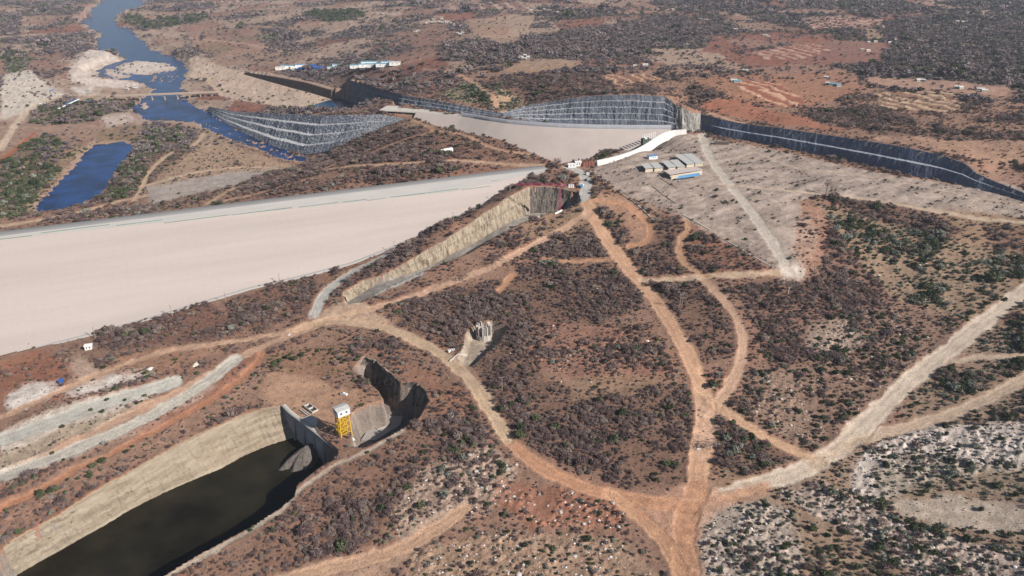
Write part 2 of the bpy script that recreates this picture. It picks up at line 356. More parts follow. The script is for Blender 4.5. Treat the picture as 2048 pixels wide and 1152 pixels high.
zone([(820,1100),(1000,1060),(1240,1080),(1330,1160),(1330,1200),(820,1200)], al(178,148,122), .35, .25, .25, .7)
zone([(1390,1150),(1400,1020),(1480,1000),(1570,1010),(1600,1100),(1580,1200),(1390,1200)], al(186,170,158), .5, .2, .35, 1.0, mix=.8)
zone([(1560,990),(1640,960),(1720,1000),(1850,1060),(2400,1150),(2400,1200),(1900,1200),(1700,1070)], al(188,168,156), .5, .15, .4, .9, mix=.8)
zone([(1700,940),(1750,890),(1820,860),(1900,850),(2400,830),(2400,900),(1960,950),(1850,960),(1770,1000),(1700,985)], al(210,196,186), .34, .12, .4, 1.0, mix=.85)
zone([(1780,1000),(1900,990),(2400,1040),(2400,1080),(1900,1050),(1800,1030)], al(206,192,176), .06, .3, .3)
zone([(1820,900),(1960,930),(2400,930),(2400,1030),(1900,980),(1760,1000),(1740,930)], al(160,142,120), .55, .3, .55)
# --- plateau
zone([(1185,345),(1215,320),(1300,300),(1385,266),(1500,290),(1750,345),(2400,420),(2400,446),(1850,415),(1650,388),(1590,400),(1640,470),(1620,520),(1600,560),(1540,530),(1420,465),(1330,420),(1240,380)], PLAT, 0.05, .25, .1, ro=.25, mix=.9)
_st = fbm((X * .75 + Y * .6) / 60, (Y * .75 - X * .6) / 12, 5, 141, .6); mm = inside(*WARPS[1], GP([(1185,345),(1215,320),(1300,300),(1385,266),(1500,290),(1750,345),(2400,420),(2400,446),(1850,415),(1650,388),(1590,400),(1640,470),(1620,520),(1600,560),(1540,530),(1420,465),(1330,420),(1240,380)]))
col[mm] *= (1 + .75 * _st[mm])[:, None]; dens[mm] = np.clip(.07 - .6 * _st[mm], .01, .5)
zone([(1200,385),(1260,395),(1310,440),(1300,480),(1260,470),(1240,430),(1190,410)], ORANGE, .08, 0, 0, ro=.4)
zone([(1600,400),(1650,420),(1650,520),(1610,550),(1590,500)], al(180,134,108), .3, .05, 0)
# --- hill between the dams, ground behind the left dam
zone([(640,345),(700,315),(760,285),(840,250),(900,262),(1000,279),(1100,318),(1090,330),(1000,325),(860,328),(700,350)], al(140,100,82), .62, .04, 0)
zone([(480,395),(560,355),(640,340),(640,372),(560,395)], al(124,86,74), .9, .04, 0)
zone([(690,352),(960,330),(1040,332),(900,352),(760,375)], al(132,88,72), .85, .05, 0)
zone([(640,318),(720,290),(800,262),(900,275),(930,300),(830,322),(700,330)], al(126,92,80), .88, .05, 0)
zone([(280,375),(420,350),(500,340),(560,330),(500,365),(400,385),(300,410)], GREY * .95, .02, .1, 0, ro=.3)
zone([(300,345),(420,270),(470,285),(540,315),(450,330),(330,372)], al(146,116,100), .55, .12, .03)
zone([(395,262),(460,290),(600,330),(560,340),(400,350),(300,380),(380,300)], al(190,160,130), .25, .1, .05)
zone([(200,400),(230,355),(262,310),(270,280),(290,250),(340,245),(400,262),(390,290),(310,320),(280,390),(240,405)], al(122,98,84), .92, .35, .1)
zone([(60,430),(90,380),(150,310),(190,288),(135,300),(80,360),(10,440)], al(160,140,104), .7, .6, .2)
zone([(0,330),(60,280),(120,270),(115,330),(60,400),(0,440)], al(110,98,74), .8, .6, .1)
zone([(190,260),(270,250),(290,260),(270,283),(200,285)], OLIVE, .2, .3, 0)
zone([(130,205),(260,200),(270,215),(230,235),(130,250),(60,250),(50,215)], al(130,108,86), .75, .45, .1)
zone([(200,232),(265,222),(290,240),(210,255)], SAND, .05, .1, 0, ro=.2)
zone([(0,150),(60,140),(130,190),(60,220),(0,240)], PALE, .1, .4, .3, mix=.9)
zone([(0,100),(45,100),(62,125),(40,145),(0,143)], al(120,140,110), .8, .5, .5)
zone([(193,95),(258,118),(225,126),(200,136),(186,148),(192,154),(250,160),(300,170),(240,178),(180,172),(140,158),(150,130),(165,105)], SAND, 0, 0, 0, ro=.1, mix=.95)
zone([(140,172),(190,170),(190,186),(160,188)], WHITE, 0, 0, 0, ro=.2)
zone([(230,38),(300,60),(400,45),(430,25),(300,40),(250,25)], al(80,86,60), .9, .8, 0)
zone([(0,30),(45,30),(45,72),(0,72)], al(110,84,80), .9, .05, 0)
zone([(45,10),(150,5),(160,30),(60,32)], al(120,92,86), .8, .1, 0)
zone([(380,110),(450,135),(560,150),(660,185),(600,218),(540,210),(460,200),(420,165),(370,150)], al(208,178,152), .06, .2, 0, ro=.3, mix=.9)
zone([(400,95),(440,85),(470,95),(440,112),(405,103)], GREENF, .1, .9, 0, mix=.95)
zone([(455,75),(550,70),(545,78),(460,85)], GREENF, .1, .9, 0, mix=.95)
zone([(605,25),(650,18),(720,22),(735,30),(700,42),(620,42)], al(52,70,42), .95, .95, 0)
zone([(400,62),(480,55),(490,70),(410,74)], al(84,90,62), .8, .8, 0)
zone([(380,50),(450,55),(520,60),(540,100),(440,112),(380,95)], al(176,128,106), .12, .2, 0)
zone([(560,140),(690,150),(800,140),(930,160),(990,190),(900,196),(800,188),(700,160)], al(134,98,88), .7, .02, 0)
zone([(880,180),(940,165),(985,172),(985,200),(930,208),(890,196)], al(150,142,110), .7, .5, .4)
zone([(985,165),(1040,195),(1080,212),(1010,222),(985,215)], al(170,150,118), .5, .4, .3)
zone([(1000,150),(1190,140),(1240,170),(1200,190),(1080,200),(1010,175)], al(112,84,80), .93, .03, 0)
zone([(880,90),(1100,70),(1170,110),(1140,122),(980,130),(870,120)], al(106,82,80), .93, .04, 0)
zone([(1180,62),(1350,58),(1420,80),(1400,98),(1220,96),(1185,84)], al(100,80,80), .95, .04, 0)
zone([(1740,40),(2400,40),(2400,172),(1890,185),(1740,140),(1770,90)], al(116,96,98), .93, .12, 0)
zone([(1620,220),(1760,210),(1850,240),(1700,250),(1640,245)], al(112,88,84), .9, .05, 0)
zone([(1720,255),(2400,280),(2400,305),(1850,300)], al(112,86,80), .85, .1, 0)
zone([(1050,118),(1150,120),(1160,135),(1040,148),(1010,142)], al(184,150,120), .03, .1, 0)
zone([(930,38),(1080,32),(1060,60),(1030,85),(990,88),(940,62)], al(196,158,128), .04, .1, 0)
zone([(1500,110),(1620,80),(1790,85),(1760,125),(1660,130),(1520,128)], al(158,92,74), .03, .1, 0)
zone([(1380,160),(1500,150),(1700,140),(1740,180),(1620,215),(1480,200)], al(172,118,90), .14, .2, 0)
zone([(1390,205),(1480,200),(1600,232),(1700,262),(1560,250),(1440,225)], al(178,104,74), .12, .1, 0)
zone([(1740,155),(1890,160),(2030,175),(2000,190),(1850,180),(1740,170)], al(198,152,124), .03, .1, 0)
zone([(1700,270),(2400,300),(2400,325),(1900,310)], al(190,150,122), .12, .1, 0)
# terraced plots: ridges of soil across the slope
def terraces(poly, ang, step, c1, c2):
    m = inside(WX, WY, GP(poly)); s = (X[m] * math.cos(ang) + Y[m] * math.sin(ang)) + 25 * n1[m] + 6 * n2[m]
    w = sstep(0.55, 0.85, 0.5 + 0.5 * np.sin(s / step * 2 * math.pi))[:, None]
    col[m] = c1 * (1 - w) + c2 * w; dens[m] *= 0.3; Z[m] += w[:, 0] * 1.1
terraces([(1745,185),(1900,182),(1940,205),(1900,228),(1760,215)], .35, 22, al(150,112,92), al(206,176,142))
terraces([(1470,160),(1560,168),(1620,205),(1560,215),(1480,180)], .5, 24, al(160,98,76), al(212,166,134))
terraces([(1500,105),(1620,85),(1660,100),(1600,118),(1520,120)], .2, 26, al(150,88,72), al(206,160,136))
terraces([(1190,150),(1290,148),(1330,160),(1230,172)], .3, 20, al(150,104,84), al(206,168,136))
terraces([(1600,35),(1760,40),(1770,55),(1620,62)], .25, 40, al(160,110,96), al(200,160,138))
terraces([(420,110) if 0 else (880,8),(1040,5),(1060,20),(900,24)], .1, 50, al(150,110,96), al(196,158,134))

# --- roads: picture points of the middle line, width in metres
ROADS = [
 ('dirt_road', 'wide orange dirt road running down from the dam to the crossing', 12, al(214, 172, 142), [(1168,392),(1182,425),(1215,480),(1262,540),(1312,600),(1352,660),(1386,730),(1412,790),(1412,850),(1402,900),(1396,960),(1385,1010),(1368,1060),(1370,1110),(1385,1170)]),
 ('dirt_road', 'curved orange dirt road looping right of the dense triangle of bushes', 6.5, TAN, [(1405,556),(1450,600),(1482,650),(1490,700),(1470,755),(1440,800),(1415,850)]),
 ('dirt_road', 'short pale dirt road linking the crossing with the grey straight road', 6.5, al(214,186,160), [(1285,560),(1340,560),(1400,553),(1500,549),(1580,545)]),
 ('gravel_road', 'broad pale gravel road climbing to the right edge', 12, al(216,198,180), [(1450,990),(1500,974),(1560,956),(1640,925),(1700,880),(1760,820),(1830,750),(1900,700),(1960,650),(2055,576),(2300,390)]),
 ('dirt_road', 'tan dirt road cutting from the crossing to the pale gravel road', 6, al(212,174,144), [(1640,922),(1560,888),(1490,850),(1440,815),(1400,775)]),
 ('dirt_track', 'pale track forking off the gravel road towards the rubble mounds', 8, al(206,182,160), [(1700,888),(1790,858),(1900,830),(1990,790),(2055,754),(2300,640)]),
 ('dirt_track', 'thin pale track through green scrub at the right edge', 5, al(206,184,162), [(1900,722),(1980,712),(2055,712),(2300,716)]),
 ('dirt_road', 'orange dirt road curving round the lower edge of the bush slope', 9, ORANGE, [(1385,1012),(1300,1006),(1200,985),(1120,955),(1060,920),(1015,880)]),
 ('dirt_road', 'pale tan dirt road passing above the dark curved pit', 9, al(208, 180, 152), [(1012,878),(980,815),(935,750),(885,708),(820,672),(750,648),(650,640),(600,655)]),
 ('dirt_road', 'orange dirt road along the rock trench below the crane', 7, TAN, [(1176,425),(1130,455),(1050,500),(960,545),(860,580),(760,612),(660,640),(560,678),(480,712),(390,765),(300,810),(200,858),(100,908),(-20,960),(-260,1070)]),
 ('dirt_track', 'tan track past the white cabin at the dam foot', 6, al(208,172,146), [(640,645),(560,668),(450,685),(330,700),(230,735),(150,770),(60,808),(-20,845),(-260,940)]),
 ('gravel_road', 'grey gravel ramp along the foot of the left dam', 9, GREY, [(628,632),(640,600),(665,570),(710,540),(765,512),(815,488)]),
 ('gravel_road', 'blue grey gravel ramp going down into the rock trench', 8, GREY, [(700,604),(740,588),(790,566),(840,545)]),
 ('gravel_road', 'grey gravel road over the knob beside the white wall', 11, GREY, [(1168,395),(1176,365),(1165,345),(1140,334)]),
 ('gravel_road', 'straight pale road down the flat construction ground', 9, al(206,194,182), [(1405,268),(1412,300),(1440,345),(1480,395),(1530,460),(1560,510),(1578,545)]),
 ('dirt_track', 'thin pale track along the edge of the flat ground', 4.5, al(208,186,164), [(1445,368),(1560,380),(1650,388),(1750,400),(1850,417),(1950,436),(2055,445),(2300,480)]),
 ('dirt_track', 'faint track under the long rock cut', 3.5, al(196,176,158), [(1500,300),(1620,345),(1760,352),(1880,380),(2055,412),(2120,430)]),
 ('dirt_track', 'orange loop track below the flat construction ground', 6, ORANGE, [(1190,400),(1250,405),(1295,440),(1305,470),(1285,488),(1260,492)]),
 ('dirt_track', 'winding tan track on the bush spur', 5, al(196,156,126), [(1415,552),(1375,535),(1358,505),(1360,480),(1380,455),(1372,440)]),
 ('dirt_track', 'track over the hill between the two dams', 6, al(200,168,142), [(420,405),(470,375),(540,358),(640,342),(740,330),(830,326),(960,323),(1085,330)]),
 ('dirt_track', 'tan track climbing the bush hill toward the second dam', 5, al(190,150,122), [(640,340),(720,312),(780,290),(830,272),(880,262),(830,240)]),
 ('dirt_track', 'winding track on the river bank spur', 5, al(206,178,150), [(270,400),(300,340),(330,312),(385,295),(408,268)]),
 ('dirt_track', 'tan road in the river plain behind the left dam', 9, al(208,178,150), [(-20,455),(80,440),(160,425),(235,402),(290,392)]),
 ('dirt_road', 'pale road leading to the river bridge', 8, al(210,188,166), [(0,300),(30,250),(60,215),(110,193),(180,190),(238,192)]),
 ('dirt_road', 'pale road beyond the river bridge', 7, al(208,180,154), [(438,184),(420,165),(410,155),(470,152)]),
 ('dirt_track', 'red track on the left bank', 5, REDS, [(-20,335),(30,300),(70,265)]),
 ('dirt_track', 'pale track through fields above the river', 7, al(200,168,146), [(300,60),(340,72),(420,80),(520,92),(640,110),(700,120)]),
 ('dirt_track', 'pale track behind the second dam', 6, al(198,160,134), [(850,138),(920,150),(960,170),(985,190),(998,215)]),
 ('dirt_track', 'bottom tan track between bushes and rubble', 8, al(200,164,138), [(560,1160),(700,1128),(800,1100),(870,1060),(930,1020)]),
 ('dirt_track', 'rutted track branching at the bottom edge', 8, al(206,162,130), [(1225,990),(1290,1040),(1335,1090),(1375,1165)]),
 ('dirt_track', 'footpath across the dense bushes', 3, al(190,148,120), [(1225,518),(1160,524),(1085,520)]),
 ('dirt_track', 'short orange clearing beside the trench road', 6, ORANGE, [(1000,582),(1025,550)]),
 ('gravel_road', 'upper pale gravel strip at the left edge', 15, al(206,202,192), [(-240,950),(-100,908),(0,880),(100,845),(200,806),(300,778),(345,764)]),
 ('gravel_road', 'lower pale gravel strip at the left edge', 11, al(208,200,188), [(-240,1050),(-100,992),(0,953),(100,915),(200,878),(300,832),(390,780),(470,718)]),
 ('dirt_track', 'red track through the bushes behind the left dam', 5, al(198,158,132), [(455,400),(520,385),(580,368),(640,352)]),
 ('dirt_track', 'pale track above the light gravel flat behind the left dam', 5, al(206,182,158), [(290,372),(360,352),(440,338),(530,330),(600,335)]),
 ('dirt_track', 'tan track crossing the hill crest between the dams', 4, al(196,160,134), [(880,262),(950,275),(985,300),(1060,308)]),
 ('dirt_track', 'red rutted track above the pale cliff', 5, al(190,138,110), [(-200,1110),(0,1020),(150,940),(300,868),(420,800),(500,745),(525,705)]),
 ('rim_path', 'narrow pale path along the right rim of the dark channel', 2.6, al(200,184,166), [(330,1158),(390,1120),(480,1072),(565,1020),(598,980),(660,934),(740,900),(806,862)]),
 ('dirt_track', 'pale track along the far fields', 9, al(190,160,142), [(1550,330),(1700,335),(1800,345)]) if 0 else
 ('dirt_track', 'pale far track above the long cut', 7, al(196,158,132), [(1500,262),(1480,250),(1420,226)]),
]
reg = np.zeros(X.shape, np.int16)
RX = X + 2.6 * n2 + 1.0 * n3; RY = Y + 2.6 * fbm(X / 14 + 9, Y / 14 - 4, 2, 33) + 1.0 * fbm(X / 4.5, Y / 4.5, 1, 35)
for i, (nm, lb, w, c, pts) in enumerate(ROADS):
    L = smooth(GP(pts)[:, :2], 2); d = dline(RX, RY, L) * (1 - .28 * fbm(X / 35, Y / 35, 2, 400 + i))
    e = np.maximum(0.8, gr * 0.0012); m = 1 - sstep(w / 2 - e, w / 2 + 2.2 * e, d)
    c = np.asarray(c); rut = 0.16 * np.exp(-((np.abs(d) - w * 0.20 + .8 * n1) / 0.7) ** 2) - .10 * np.exp(-((d - w * .42) / .9) ** 2)
    cc = c * (1 + 0.16 * n1[..., None] + 0.16 * n2[..., None] - rut[..., None])
    col = col * (1 - m[..., None]) + cc * m[..., None]
    near = 1 - sstep(w / 2 + 0.5, w / 2 + 3.5, d); dens *= (1 - near); rough *= (1 - 0.8 * near); rub *= (1 - near)
    Z -= 0.5 * m
    reg[(d < w / 2 + 0.3)] = i + 1
zone([(1395,790),(1425,800),(1440,860),(1405,930),(1385,900),(1390,840)], TAN, 0, 0, 0, 0, .2, mix=.8)
zone([(1240,985),(1330,995),(1375,960),(1410,960),(1440,985),(1530,962),(1540,985),(1440,1020),(1410,1060),(1395,1110),(1360,1100),(1320,1050),(1270,1030)], ORANGE, 0, 0, 0, 0, .3, mix=.85)
zone([(1335,1040),(1400,1040),(1402,1180),(1360,1180),(1350,1100)], ORANGE, 0.03, 0, 0, 0, .3, mix=.7)
zone([(1600,920),(1660,890),(1720,870),(1690,900),(1640,945)], al(214,190,168), 0, 0, 0, 0, .2, mix=.8)
zone([(1555,525),(1600,530),(1610,550),(1560,560)], al(220,206,192), 0, 0, 0, 0, .2, mix=.8)
zone([(640,625),(700,598),(740,610),(780,650),(680,640),(600,665)], al(208,176,148), 0.02, 0, 0, 0, .2, mix=.8)

# --- uneven ground, dumped rubble heaps
Z += rough * (1.1 * n1 + 0.45 * n2 + 0.22 * n3) * sstep(2500, 800, gr) * sstep(-4.6, -3, Z0)
cd, cvv = cells((X * .8 + Y * .6) / 5.4 + 0.5 * n2, (Y * .8 - X * .6) / 3.9 + .4 * n1, 9); heap = np.clip(1 - cd / 0.6, 0, 1) ** .8 * (0.2 + cvv) * 1.7 * (1 + .5 * n3)
rub = rub * sstep(-.45, .1, n1 + .5 * n2); Z += rub * heap; col = col * (1 + (0.10 * (cvv - .4) * rub)[..., None])
# small gully edges along the slopes
gul = np.exp(-(fbm(X / 45, Y / 45, 2, 101) / 0.035) ** 2); Z -= rough * 0.35 * gul * sstep(.0, .3, n1) * (gr < 1000)

# --- water bodies: carve the bed, keep the banks above
WATERS = [
 ('river', -5.0, [(207,-6),(190,15),(165,38),(162,46),(180,58),(203,66),(198,80),(192,97),(225,106),(258,118),(225,126),(200,136),(190,146),(192,152),(215,157),(245,159),(290,165),(303,174),(312,180),(300,188),(285,195),(275,208),(262,217),(275,227),(290,238),(320,240),(345,243),(375,241),(392,249),(430,264),(470,280),(520,300),(570,320),(604,326),(616,316),(600,307),(540,290),(490,268),(450,246),(412,224),(378,210),(374,198),(360,188),(362,170),(370,155),(373,145),(372,132),(368,125),(355,120),(335,112),(310,100),(290,88),(278,75),(262,62),(245,54),(232,48),(232,38),(245,28),(270,22),(285,12),(293,-6)]),
 ('pond', -5.0, [(189,288),(208,286),(267,283),(262,305),(250,326),(229,350),(208,378),(192,398),(175,406),(140,416),(100,425),(76,425),(70,415),(92,393),(121,361),(153,326),(173,302)]),
 ('pool', 3.0, [(588,220),(615,212),(640,206),(672,197),(697,201),(720,206),(740,213),(700,221),(665,225),(650,227),(620,223)]),
]
ISL = [[(225,138),(237,130),(260,124),(290,121),(325,127),(355,134),(350,140),(330,143),(310,148),(290,153),(268,152),(250,146),(238,143)],
       [(203,147),(207,140),(215,137),(232,143),(250,150),(260,156),(240,157),(212,154)], [(280,208),(296,205),(298,216),(284,220)]]
wmask = np.zeros(X.shape, bool)
for nm, zw, pts in WATERS:
    P = smooth(np.vstack([np.array([at(*p, zw) for p in pts]), [at(*pts[0], zw)]]), 1)[:-1]
    wx = X + 0.003 * gr * n2 * 2; wy = Y + 0.02 * gr * n1
    m = inside(wx, wy, P); d = dline(wx, wy, P, True, 90)
    if nm == 'river':
        for il in ISL:
            Q = np.array([at(*p, zw) for p in il]); mi = inside(wx, wy, Q); m &= ~mi; di = dline(wx, wy, Q, True, 60); d = np.minimum(d, di)
            Z[mi] = zw + 0.15 + np.clip(di[mi] * 0.04, 0, 0.8); col[mi] = SAND * (1 + .3 * n2[mi])[:, None]; dens[mi] = np.where(n1[mi] > .1, .15, 0); rough[mi] = 0
        # bedrock showing through the shallows
        rk = fbm(X / 9, Y / 26, 3, 131)
        sh = (inside(X, Y, np.array([at(*p, zw) for p in [(285,148),(355,140),(362,160),(300,168)]])) & (rk > 0.10)) | (inside(X, Y, np.array([at(*p, zw) for p in [(378,238),(398,242),(470,268),(560,302),(604,318),(590,322),(520,294),(440,262)]])) & (rk > 0.02))
        m &= ~sh; Z[sh] = zw + 0.3 + 0.9 * rk[sh]; col[sh] = al(176, 140, 122) * (1 + .4 * n3[sh])[:, None]; dens[sh] = 0; reg[sh] = 0
    Z[m] = zw - 0.35 - np.clip(d[m] * 0.25, 0, 2.0)
    o = (~m) & (d < 90) & (Z < zw + 0.25); Z[o] = zw + 0.25
    o = (~m) & (d < 60) & (Z0 < zw + 15); Z[o] = np.minimum(Z[o], zw + 0.4 + d[o] * 0.3)
    bank = (~m) & (d < 0.006 * gr) ; col[bank] = col[bank] * .4 + al(186, 158, 136) * .6; dens[bank] *= 0.6
    dens[m] = 0; wmask |= m
    rub[m] = 0
zone([(0,90),(1,90),(1,91)])

# --- pits
def pit(rim, floor, w, sink=0.0, c=None, fr=0.6):
    P = GP(rim); m = inside(X + .6 * n2, Y + .6 * n3, P); d = dline(X, Y, P, True, 80)
    s = np.clip(d[m] / w, 0, 1); f = floor(X[m], Y[m]) if callable(floor) else floor
    z = Z[m]; Z[m] = np.minimum(z, z * (1 - s) + f * s + fr * n2[m] * s); dens[m] *= 0.02; rub[m] = 0; reg[m] = 0
    if c is not None: col[m] = np.asarray(c) * (1 + 0.3 * n2[m] + .3 * n3[m])[:, None]
    return P
LB_RIM = [(-80,1165),(-40,1130),(0,1106),(17,1088),(78,1054),(126,1028),(182,988),(243,954),(304,919),(369,882),(434,854),(482,832),(534,817),(566,811)]
LB_FOOT = [(-60,1205),(-20,1180),(35,1149),(62,1134),(110,1107),(160,1078),(210,1050),(262,1019),(312,993),(391,958),(443,937),(490,910),(547,887),(592,874)]
HEAD = [(566,811),(580,826),(600,840),(628,862),(652,881),(676,900)]
RB_RIM = [(676,900),(672,915),(652,926),(622,945),(592,972),(588,990),(560,1014),(521,1040),(477,1064),(390,1112),(330,1149),(260,1195)]
PIT1 = pit(LB_RIM + HEAD[1:] + RB_RIM[1:] + [(100,1250),(-80,1260)], -21.5, 1.2, c=al(150,140,130))
PIT2_PX = [(706,737),(728,714),(751,720),(772,741),(801,764),(830,764),(850,779),(858,800),(838,834),(792,864),(730,893),(706,893),(702,850),(706,824),(740,808),(766,802),(758,782),(735,762)]
PIT2 = pit(PIT2_PX, -17.5, 4.0, c=al(150,136,126))
C_RIM = [(684,588),(727,562),(765,551),(806,530),(851,503),(889,483),(930,456),(954,438),(995,412),(1013,397),(1060,374)]
C_FOOT = [(694,602,10),(742,572,9),(777,557,9),(824,543,10),(865,528,12),(913,501,14),(954,481,17),(985,462,20),(1013,445,22),(1035,435,23),(1060,425,25)]
_cr = GP(C_RIM); _tt = np.array([.69, .72]); _nn = np.array([.72, -.69]); _al = _cr[:, :2] @ _tt; _pp = _cr[:, :2] @ _nn
def _footfit(px, py):
    best = None
    for z_ in np.arange(60, -10, -.25):
        f = np.array(at(px, py, z_)); a_ = f[:2] @ _tt; rz = np.interp(a_, _al, _cr[:, 2]); sb = f[:2] @ _nn - np.interp(a_, _al, _pp)
        if rz > z_ and (best is None or abs(sb - .45 * (rz - z_)) < best[0]): best = (abs(sb - .45 * (rz - z_)), f)
    return best[1]
_cf = np.array([_footfit(p[0], p[1]) for p in C_FOOT]); print('TRENCH', _cf[:, 2])
def canyon_floor(x, y): return np.interp(x, _cf[:, 0], _cf[:, 2]) - 1.0
PIT3 = pit(C_RIM + [(1110,376),(1156,384),(1162,400),(1146,412),(1101,423),(1060,438),(983,477),(939,503),(883,527),(812,554),(760,580),(722,602),(695,606)], canyon_floor, 1.0, c=al(170,160,150))
PIT4 = pit([(914,716),(926,692),(930,668),(950,650),(985,640),(1014,652),(1010,676),(975,702),(945,732),(926,730)], 6.0, 3.5, c=al(176,158,140))

# --- the second dam's crest (curved), and the hollow in front of it
C2PX = [(760,219),(800,221),(850,225),(900,230),(934,233.5),(1000,245),(1055,250.5),(1104,254),(1169,256.6),(1230,257.6),(1290,258),(1342,258)]
crest2 = smooth(np.array([at(*p, CREST) for p in C2PX]), 1)[:, :2]
edge2 = GP([(1352,264),(1300,280),(1240,296),(1180,316),(1122,326),(1108,322),(1060,303),(1000,278),(930,264),(880,252),(830,236),(770,226)])[:, :2]
reg2 = np.vstack([crest2, edge2])
m = inside(X, Y, reg2); d = dline(X, Y, crest2, False, 400)
de = dline(X, Y, edge2, False, 60)
cap = CREST - 4 - d / 1.5
Z[m] = np.minimum(Z[m], np.maximum(cap[m], Z[m] - de[m] * 5)); dens[m] = 0; reg[m] = 0; rub[m] = 0
m = inside(X, Y, reg2) | (dline(X, Y, crest2, False, 60) < 8); Z[m] = np.minimum(Z[m], CREST - 0.4)
# --- keep the ground under the left dam
o = (X - dam1_crest[0, 0]) * d1nrm[0] + (Y - dam1_crest[0, 1]) * d1nrm[1]
s_ = (X - dam1_crest[0, 0]) * d1dir[0] + (Y - dam1_crest[0, 1]) * d1dir[1]
toeP = np.array(toe3)[:, :2]
footp = np.vstack([toeP, [dam1_crest[1] + d1dir * 8], dam1_crest[1] + d1dir * 8 - d1nrm * 2, dam1_crest[0] - d1dir * 250 - d1nrm * 2, [toeP[0] - d1dir * 200]])
m = inside(X, Y, footp); Z[m] = np.minimum(Z[m], dam1_face(X[m], Y[m]) - 2.5); dens[m] = 0; reg[m] = 0; rub[m] = 0
m = (o < 2) & (o > -120) & (s_ < d1len + 5) & (s_ > -300); f1 = dam1_face(X, Y)
mm = m & (Z > f1 - 0.5) ; dens[m & (o > -16)] = 0
# --- sink the ground behind the built rock faces
def sinkcut(rim, foot, s=3.0):
    P = np.vstack([rim[:, :2], foot[::-1, :2]]); m = inside(X, Y, P); dr, zr, _s = _nearz(X[m], Y[m], rim); df, zf, _s = _nearz(X[m], Y[m], foot)
    Z[m] = np.maximum(zf - 3, np.minimum(Z[m], zr - np.maximum(dr - .5, 0) * 4)); dens[m] = 0; rub[m] = 0; reg[m] = 0; return m
cutP = {}
for k, (a, b) in CUTS.items():
    ra = np.array([at(*p) for p in a]); fb = np.array([at(*p) for p in b]); cutP[k] = (ra, fb); mm = sinkcut(ra, fb)
    col[mm] = al(128, 128, 134) if k not in ('comb',) else al(128, 128, 132)
dens[(Z < -4.7)] = 0
_l = col @ np.array([.3, .5, .2]); _k_ = np.where(reg > 0, .9, .70)[..., None]; _k_ = np.where((reg == 0)[..., None], (.86 - .12 * far)[..., None], 1.0); col = (_l[..., None] + (col - _l[..., None]) * _k_) * np.where(reg > 0, 1.0, 1.04)[..., None]
col *= (1 + .10 * n3 + .08 * fbm(X / 1.8, Y / 1.8, 1, 47))[..., None]
col = np.clip(col, 0.01, 0.85)
def ZG(x, y):
    u, v = uv(np.asarray(x, float), np.asarray(y, float))
    fi = np.clip((u - GA[0]) / (GA[1] - GA[0]), 0, NA - 1.001); fj = np.clip(np.interp(v, LGR, np.arange(NR)), 0, NR - 1.001)
    i = fi.astype(int); j = fj.astype(int); a = fi - i; b = fj - j
    return (Z[i, j] * (1 - a) + Z[i + 1, j] * a) * (1 - b) + (Z[i, j + 1] * (1 - a) + Z[i + 1, j + 1] * a) * b
def gidx(x, y):
    u, v = uv(x, y)
    return np.clip(np.rint((u - GA[0]) / (GA[1] - GA[0])).astype(int), 0, NA - 1), np.clip(np.rint(np.interp(v, LGR, np.arange(NR))).astype(int), 0, NR - 1)
def ground(px, py):
    """picture point -> place on the finished ground"""
    g = G(px, py); return float(g[0]), float(g[1]), float(ZG(g[0], g[1]))

# ------------------------------------------------------------------ materials
def newmat(name, rough_=0.9, spec=0.2):
    m = bpy.data.materials.new(name); m.use_nodes = True; nt = m.node_tree; b = nt.nodes['Principled BSDF']
    b.inputs['Roughness'].default_value = rough_; b.inputs['Specular IOR Level'].default_value = spec; return m, nt, b
def N(nt, t, **kw):
    n_ = nt.nodes.new(t)
    for k, v in kw.items(): setattr(n_, k, v)
    return n_
def pos(nt): return N(nt, 'ShaderNodeNewGeometry').outputs['Position']
def noise(nt, vec, scale, detail=3, rough_=0.55):
    t = N(nt, 'ShaderNodeTexNoise'); t.inputs['Scale'].default_value = scale; t.inputs['Detail'].default_value = detail; t.inputs['Roughness'].default_value = rough_
    nt.links.new(vec, t.inputs['Vector']); return t
def ramp(nt, fac, stops):
    r = N(nt, 'ShaderNodeValToRGB'); e = r.color_ramp.elements
    while len(e) < len(stops): e.new(0.5)
    for i, (p, c) in enumerate(stops): e[i].position = p; e[i].color = (*c, 1)
    nt.links.new(fac, r.inputs[0]); return r
def mul(nt, a, b, fac=1.0):
    m = N(nt, 'ShaderNodeMix', data_type='RGBA', blend_type='MULTIPLY'); m.inputs['Factor'].default_value = fac
    nt.links.new(a, m.inputs['A']); nt.links.new(b, m.inputs['B']); return m.outputs['Result']
def bump(nt, b, h, strength, dist):
    k = N(nt, 'ShaderNodeBump'); k.inputs['Strength'].default_value = strength; k.inputs['Distance'].default_value = dist
    nt.links.new(h, k.inputs['Height']); nt.links.new(k.outputs[0], b.inputs['Normal'])
G3 = lambda v: (v, v, v)
def ground_mat():
    m, nt, b = newmat('soil', 0.95, 0.1)
    a = N(nt, 'ShaderNodeAttribute', attribute_name='Col'); p = pos(nt)
    n_1 = noise(nt, p, 0.9, 4, 0.7); r1 = ramp(nt, n_1.outputs[0], [(0.30, G3(0.45)), (0.5, G3(1.0)), (0.72, G3(1.35))])
    n_2 = noise(nt, p, 0.11, 3, 0.6); r2 = ramp(nt, n_2.outputs[0], [(0.3, G3(0.82)), (0.7, G3(1.15))])
    c = mul(nt, mul(nt, a.outputs['Color'], r1.outputs[0], 0.7), r2.outputs[0], 0.8); nt.links.new(c, b.inputs['Base Color'])
    bump(nt, b, n_1.outputs[0], 0.6, 0.8); return m
MG = ground_mat()
